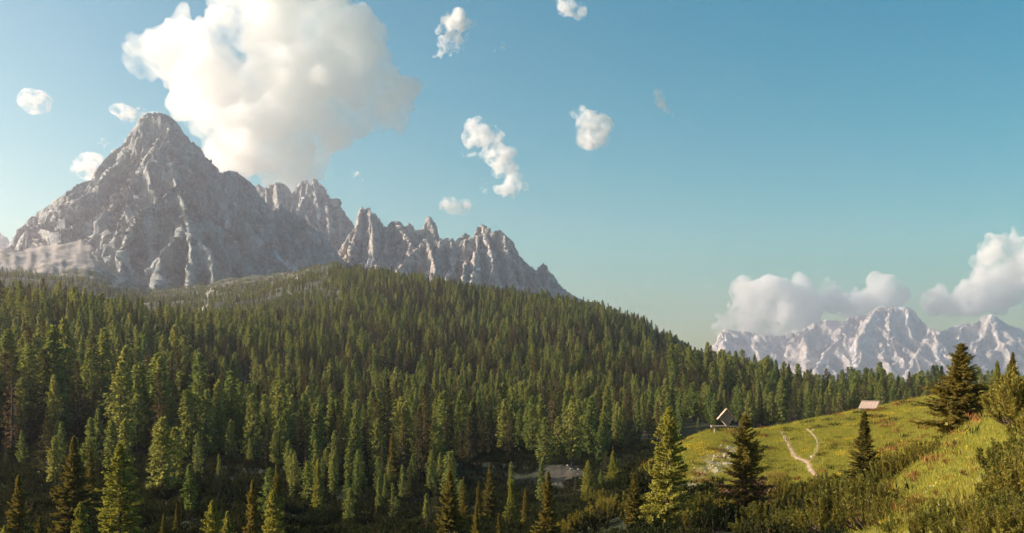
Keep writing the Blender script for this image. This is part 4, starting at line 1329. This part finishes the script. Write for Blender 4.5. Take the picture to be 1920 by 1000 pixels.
SHRUBS = [  # column, row of the foot, height in metres, form, width
    (1590, 985, 2.3, 1, 1.1), (1555, 1000, 1.7, 0, 1.2), (1630, 990, 1.7, 1, 1.1), (1650, 925, 1.8, 0, 1.0), (1600, 935, 1.5, 2, 1.2), (1565, 920, 1.3, 2, 1.2),
    (1672, 905, 1.9, 1, 1.0), (1700, 890, 1.9, 0, 1.1), (1730, 872, 1.5, 1, 1.0), (1755, 858, 1.3, 2, 1.2), (1640, 880, 1.3, 0, 1.1), (1680, 870, 1.2, 2, 1.1),
    (1880, 1030, .8, 1, 1.1), (1930, 1040, .7, 0, 1.1), (1820, 1045, .7, 2, 1.2), (1715, 975, .95, 1, 1.0), (1765, 985, .9, 0, 1.1), (1690, 1000, .9, 0, 1.1), (1740, 1010, .8, 1, 1.1), (1800, 1010, .85, 0, 1.1), (1850, 1000, .9, 1, 1.0), (1900, 985, .95, 0, 1.0),
    (1880, 940, .9, 2, 1.1), (1835, 975, .7, 2, 1.2), (1660, 985, 1.0, 1, 1.1), (1915, 930, 1.2, 1, 1.0), (1908, 890, 1.3, 0, .9),
    (1105, 985, 1.6, 0, 1.3), (1140, 975, 1.7, 1, 1.2), (1075, 1000, 1.5, 2, 1.4), (1165, 960, 1.7, 0, 1.2), (1205, 975, 1.6, 1, 1.2), (1225, 950, 1.5, 2, 1.2), (1120, 950, 1.6, 1, 1.3), (1085, 960, 1.5, 0, 1.3),
    (1290, 980, 1.5, 0, 1.2), (1320, 960, 1.4, 1, 1.2), (1345, 985, 1.5, 2, 1.3), (1300, 1000, 1.4, 1, 1.1), (1370, 960, 1.2, 0, 1.3), (1440, 955, 1.6, 0, 1.1), (1465, 935, 1.5, 1, 1.1), (1490, 960, 1.5, 2, 1.3), (1520, 945, 1.6, 0, 1.1),
    (1430, 985, 1.4, 1, 1.3), (1480, 990, 1.3, 0, 1.3), (1545, 925, 1.3, 1, 1.1), (1505, 925, 1.1, 2, 1.2), (1475, 905, .8, 2, 1.2), (1410, 1000, 1.2, 0, 1.3),
    (1545, 855, .5, 2, 1.9), (1566, 838, .4, 2, 1.8), (1440, 880, .45, 2, 1.8), (1480, 1003, 1.3, 1, 1.2), (1345, 930, 1.0, 2, 1.2), (1312, 925, .9, 2, 1.2),
]
labs = label_all([('tall feathery dwarf pine' if s_ > 1.55 else 'low dwarf pine cushion' if s_ < .75 else 'bushy dwarf pine', a, b - 25 * s_) for a, b, s_, k_, w_ in SHRUBS])
rs = random.Random(9)
for (a, b, s_, k_, w_), lab in zip(SHRUBS, labs):
    dm = 16. if b > 880 or a > 1700 else 60.
    add_shrub('dwarf_pine', a, b, s_ * (.72 if a > 1660 and b > 920 else .85 if a > 1640 else 1.0), MUGO[k_], lab, 'shrub', 'dwarf pines around the meadow', w_, dm, 140., rs.uniform(0, 6.28))
# tall pines crowding the edge of the frame
for (a, b, s_, lab) in [(1928, 800, 1.5, 'tall upright mountain pine at the edge beside the cone-shaped spruce'), (1970, 850, 1.0, 'mountain pine cut by the edge of the photo, upper one'), (1900, 752, .85, 'shorter mountain pine between the cone-shaped spruce and the tall edge pine'),
                        (1935, 990, .8, 'mountain pine filling the lower corner at the edge'), (1850, 775, .75, 'small pine leaning from behind the cone-shaped spruce')]:
    add_shrub('mountain_pine', a, b, s_, MUGO_TALL, lab, 'shrub', 'mountain pines at the meadow edge', 1.15, 20., 140., rs.uniform(0, 6.28))
HS = [(1700, 925, .6), (1735, 905, .6), (1760, 885, .5), (1790, 870, .5), (1810, 855, .5), (1690, 960, .6), (1780, 930, .5), (1745, 945, .45), (1830, 890, .45), (1845, 865, .4), (1330, 905, .7), (1355, 918, .7), (1310, 890, .5),
      (1500, 900, .6), (1525, 915, .6), (1470, 920, .6), (1610, 905, .5), (1720, 850, .4), (1860, 915, .4), (1820, 945, .4), (1660, 880, .5)]
for (a, b, s_), lab in zip(HS, label_all([('rust-red alpine heath clump', a, b - 8) for a, b, s_ in HS])):
    add_shrub('heath_bush', a, b, s_, HEATH[rs.randint(0, 1)], lab, 'shrub', 'rust-red heath on the meadow', 1.2, 16., 140., rs.uniform(0, 6.28))


def simple_tuft(seed, n, rad, hgt, wid, mat, spread=.35):
    rng = np.random.RandomState(seed)
    b = np.stack([rng.normal(0, rad, n), rng.normal(0, rad, n), np.zeros(n)], 1)
    v = np.stack([rng.normal(0, spread, n), rng.normal(0, spread, n), np.ones(n)], 1) * (hgt * rng.uniform(.5, 1.2, n))[:, None]
    w = np.stack([rng.normal(0, 1, n), rng.normal(0, 1, n), np.zeros(n)], 1)
    w = w / np.linalg.norm(w, axis=1)[:, None] * wid
    return leaf_mesh('tuft', [kites(b, v, w)], [mat], rng)


def flower_tuft(seed, n):
    rng = np.random.RandomState(seed)
    b = np.stack([rng.normal(0, .3, n), rng.normal(0, .3, n), rng.uniform(.14, .3, n)], 1)
    v = rng.normal(0, 1, (n, 3)) * np.array([1, 1, .5]); v /= np.linalg.norm(v, axis=1)[:, None]
    w = np.cross(v, rng.normal(0, 1, (n, 3))); w /= np.linalg.norm(w, axis=1)[:, None]
    return leaf_mesh('flowers', [kites(b, v * .06, w * .028)], [M_flower], rng)


def stone_mesh(seed):
    rng = np.random.RandomState(seed)
    import bmesh
    bm = bmesh.new()
    bmesh.ops.create_icosphere(bm, subdivisions=2, radius=1)
    v = np.array([q.co for q in bm.verts]); fs = [[x.index for x in f.verts] for f in bm.faces]
    bm.free()
    v *= (1 + .35 * perlin(v[:, 0] * 1.1 + seed, v[:, 1] * 1.1, v[:, 2] * 1.1))[:, None]
    for _ in range(7):
        nn = rng.normal(0, 1, 3); nn /= np.linalg.norm(nn)
        dp = v @ nn - rng.uniform(.45, .75)
        v -= nn[None] * np.maximum(dp, 0)[:, None]
    v *= np.array([1, .8, .6])
    return mesh_arrays('stone', v, tris=fs, mats=[M_stone])


grass_c = proto_collection('grass_tuft', [simple_tuft(600 + i, 46, .26, .20, .011, M_grass) for i in range(4)])
flower_c = proto_collection('flower_patch', [flower_tuft(620 + i, 26) for i in range(3)])
stone_c = proto_collection('rubble_stone', [stone_mesh(630 + i) for i in range(4)])


def rand_ground(n, seed, pxr, dr):
    rng = np.random.RandomState(seed)
    d = np.sqrt(rng.uniform(dr[0] ** 2, dr[1] ** 2, n)); px = rng.uniform(*pxr, n)
    x = (px - CX) / F * d
    return x, d, px, rng


def do_scatter(name, label, coll, nvar, x, y, rng, s0, s1, sink=.02, tilt=.1, kind='stuff', flat=1.0):
    n = len(x)
    s = rng.uniform(s0, s1, n)
    s = s * np.interp(y, [20, 55], [.6, 1.0]) if name == 'meadow_grass' else s
    scatter(name, label, coll, np.stack([x, y, ground_z(x, y) - sink], 1), rng.randint(0, nvar, n),
            np.stack([rng.normal(0, tilt, n), rng.normal(0, tilt, n), rng.uniform(0, 6.28, n)], 1), np.stack([s, s, s * flat], 1), kind)


x, y, px, rg = rand_ground(120000, 31, (1120, 2150), (13, 142))
k = rg.rand(len(x)) < meadow_mask(px, y) * (.35 + .65 * np.clip(1 - SCAR[np.clip(np.searchsorted(PX_COLS, px), 0, len(PX_COLS) - 1), np.clip(np.searchsorted(D_ROWS, y), 0, len(D_ROWS) - 1)] * 3, 0, 1))
PATHS = [pathpts([(1465, 808), (1472, 822), (1483, 842), (1498, 860), (1515, 868), (1520, 880), (1532, 893), (1552, 906)], 60, 130), pathpts([(1517, 868), (1524, 858), (1532, 846), (1533, 830), (1527, 817), (1514, 805)], 60, 130)]


def off_paths(x, y, dist):
    ok = np.ones(len(x), bool)
    for pp in PATHS:
        q = np.array([((a - CX) / F * d, d) for a, d in pp])
        for a, b in zip(q[:-1], q[1:]):
            ab = b - a
            t = np.clip(((x - a[0]) * ab[0] + (y - a[1]) * ab[1]) / (ab @ ab), 0, 1)
            ok &= np.hypot(x - a[0] - t * ab[0], y - a[1] - t * ab[1]) > dist
    return ok


k &= off_paths(x, y, .34)
do_scatter('meadow_grass', 'sunlit grass covering the meadow hill', grass_c, 4, x[k], y[k], rg, .45, 1.25)
x, y, px, rg = rand_ground(26000, 32, (1150, 2100), (34, 138))
f = fbm(x / 6, y / 6, 0.0, 3)
k = (rg.rand(len(x)) < meadow_mask(px, y) * sstep(.15, .5, f) * .55) & off_paths(x, y, .6)
do_scatter('meadow_flowers', 'yellow wildflowers scattered through the meadow grass', flower_c, 3, x[k], y[k], rg, .7, 1.3)
# low heath and dark tussocks that break up the turf
heath_c = proto_collection('low_heath', [simple_tuft(640 + i, 60, .22, .26, .02, mm_) for i, mm_ in enumerate((M_heath, M_scrub, M_mugo, M_mugo))])
x, y, px, rg = rand_ground(9000, 35, (1180, 2050), (22, 136))
f = fbm(x / 4 + 3, y / 4, 0.0, 3)
k = (rg.rand(len(x)) < meadow_mask(px, y) * sstep(.02, .3, f) * np.interp(px, [1250, 1600, 1720], [.45, .7, 1.5])) & off_paths(x, y, .6)
do_scatter('low_heath', 'low rust and dark green heath tussocks dotting the meadow', heath_c, 4, x[k], y[k], rg, .7, 1.9)
# rubble: the meadow scar, the washed-out bank, odd stones on the slope
xs, ys = [], []
rg = np.random.RandomState(33)
d_ = rg.normal(103, 6, 380); p_ = 1345 + (d_ - 103) * 3.5 + rg.normal(0, 17, 380)
xs.append((p_ - CX) / F * d_); ys.append(d_)
d_ = rg.uniform(25, 128, 260); p_ = rg.uniform(1280, 1900, 260)
kk = meadow_mask(p_, d_) > .5
xs.append(((p_ - CX) / F * d_)[kk]); ys.append(d_[kk])
do_scatter('rubble', 'pale limestone rubble on the meadow scar', stone_c, 4, np.concatenate(xs), np.concatenate(ys), rg, .05, .26, .03, .5)
d_ = rg.normal(241, 5, 16); p_ = rg.normal(1060, 18, 16)
do_scatter('bank_rubble', 'boulders washed out of the pale stream bank', stone_c, 4, (p_ - CX) / F * d_, d_, rg, .12, .42, .05, .5)
# dark dwarf-pine scrub, tone deepened in place of shade, on the valley floor and the slope below the meadow
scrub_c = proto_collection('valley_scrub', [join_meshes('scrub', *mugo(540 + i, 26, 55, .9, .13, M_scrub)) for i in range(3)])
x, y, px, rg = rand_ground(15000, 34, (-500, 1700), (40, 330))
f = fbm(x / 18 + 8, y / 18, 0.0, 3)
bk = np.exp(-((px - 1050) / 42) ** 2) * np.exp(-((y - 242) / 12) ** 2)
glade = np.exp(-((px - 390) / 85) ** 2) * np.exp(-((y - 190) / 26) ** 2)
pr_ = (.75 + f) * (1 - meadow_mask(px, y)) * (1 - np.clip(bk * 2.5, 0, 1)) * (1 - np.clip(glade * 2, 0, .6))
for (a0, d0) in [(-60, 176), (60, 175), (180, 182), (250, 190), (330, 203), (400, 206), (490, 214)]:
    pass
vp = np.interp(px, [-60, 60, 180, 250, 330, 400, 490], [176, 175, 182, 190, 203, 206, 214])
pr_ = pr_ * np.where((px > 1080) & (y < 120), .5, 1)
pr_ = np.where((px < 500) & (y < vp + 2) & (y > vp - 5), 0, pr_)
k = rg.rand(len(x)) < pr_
do_scatter('dwarf_pine_scrub', 'dark dwarf pine scrub, tone deepened for shade, carpeting the valley floor', scrub_c, 3, x[k], y[k], rg, .9, 2.1, .1, .1)

# ------------------------------------------------------------------ wooden things on the ridge
M_wood = mat_plain('weathered_wood', (.44, .33, .26), 9.0, (.7, 1.2), .8)
M_wood_d = mat_plain('dark_weathered_wood', (.27, .22, .185), 9.0, (.7, 1.2), .8)


def beam(name, a, b, wvec, tvec, mat, parent=None):
    """board from a to b with half-width vector wvec and half-thickness vector tvec (edges eased)"""
    a, b, w, t = (np.array(q, float) for q in (a, b, wvec, tvec))
    e = .82
    ring = [(-1, -e), (-e, -1), (e, -1), (1, -e), (1, e), (e, 1), (-e, 1), (-1, e)]
    v = [p + w * i + t * j for p in (a, b) for i, j in ring]
    f = [list(range(7, -1, -1)), list(range(8, 16))] + [[i, (i + 1) % 8, 8 + (i + 1) % 8, 8 + i] for i in range(8)]
    me = bpy.data.meshes.new(name)
    me.from_pydata([tuple(q) for q in v], [], f)
    me.materials.append(mat)
    return link(name, me, parent)


# diamond-shaped box on a long bench-like beam
d0 = 119.0
bx, bz = (1362 - CX) / F * d0, (HY - 799.5) / F * d0
sh = bpy.data.objects.new('wooden_shrine', None); COL.objects.link(sh)
sh.location = (bx, d0, bz)
tag(sh, 'diamond-shaped wooden box balanced on a beam on posts at the meadow crest', 'shrine')
ux = F / d0
beam('beam', (-29 / ux, 0, 0), (28 / ux, 0, -.02), (0, .26, 0), (0, 0, .1), M_wood, sh)
for qx in (-22, 21):
    for qy in (-.15, .15):
        gz = float(ground_z(bx + qx / ux, d0 + qy)) - bz - .15
        beam('post', (qx / ux, qy, gz), (qx / ux, qy, -.102), (.055, 0, 0), (0, .055, 0), M_wood, sh)
sd, dep = .74, .34
c0 = np.array([0, 0, .08 + sd * 1.30])
hx = np.array([1, 0, 1]) / math.sqrt(2); hx2 = np.array([-1, 0, 1]) / math.sqrt(2)
top, bot, lef, rig = c0 + np.array([0, 0, sd * 1.3]), c0 - np.array([0, 0, sd * 1.3]), c0 - np.array([sd, 0, 0]) * 1.12, c0 + np.array([sd, 0, 0]) * 1.12
def dirn(a, b):
    q = (b - a); return q / np.linalg.norm(q)
for nm, a, b, ext in (('roof_board', top, lef, .34), ('roof_board', top, rig, .34), ('side_board', lef, bot, 0), ('side_board', rig, bot, 0)):
    u = dirn(a, b); nrm = np.array([-u[2], 0, u[0]])
    if nrm[2] < 0: nrm = -nrm
    wide = dep + (.08 if nm == 'roof_board' else 0)
    off = nrm * (.05 if nm == 'roof_board' else -.02)
    beam(nm, a + off - u * (.04 if ext else 0), b + off + u * ext, (0, wide, 0), tuple(nrm * .035), M_wood, sh)
nsl = 7
for k in range(nsl):   # boards of the back wall
    xa = -sd * 1.12 + (k + .08) * 2 * sd * 1.12 / nsl; xb = -sd * 1.12 + (k + .92) * 2 * sd * 1.12 / nsl
    xm = (xa + xb) / 2
    hh_ = sd * 1.3 * (1 - abs(xm) / (sd * 1.12)) - .02
    if hh_ > .05:
        beam('back_board', (xm, .08, c0[2] - hh_), (xm, .08, c0[2] + hh_), ((xb - xa) / 2, 0, 0), (0, .015, 0), M_wood, sh)
beam('centre_rod', (0, -.02, c0[2] - sd * .9), (-.12, -.02, c0[2] + .3), (.03, 0, 0), (0, .03, 0), M_wood, sh)

# tilted panel of boards
d1 = 127.0
A = np.array([(1609 - CX) / F * d1, d1, (HY - 766) / F * d1])
u, v_ = np.array([1.78, -1.30, 0.]), np.array([.80, 1.08, .86])
pn = bpy.data.objects.new('wooden_board', None); COL.objects.link(pn)
pn.location = tuple(A)
tag(pn, 'tilted pale plank board on short posts upon the meadow ridge', 'board')
nn = np.cross(u, v_); nn /= np.linalg.norm(nn)
for k in range(6):
    a = u * (k + .04) / 6; b = u * (k + .96) / 6
    beam('plank', (a + b) / 2, (a + b) / 2 + v_, tuple((b - a) / 2), tuple(nn * .02), M_wood, pn)
for (a, b) in ((0 * u - .02 * v_, u - .02 * v_), (u * 1.02, u * 1.02 + v_), (v_ * 1.02, u + v_ * 1.02)):
    beam('frame_bar', a + nn * .03, b + nn * .03, tuple(np.cross(nn, dirn(a, b)) * .06), tuple(nn * .045), M_wood_d, pn)
for (fu, fv) in ((.12, .15), (.88, .15), (.12, .85), (.88, .85)):
    q = u * fu + v_ * fv
    gz = float(ground_z(A[0] + q[0], A[1] + q[1])) - A[2] - .2
    beam('post', (q[0], q[1], gz), tuple(q - nn * .03), (.06, 0, 0), (0, .06, 0), M_wood_d, pn)
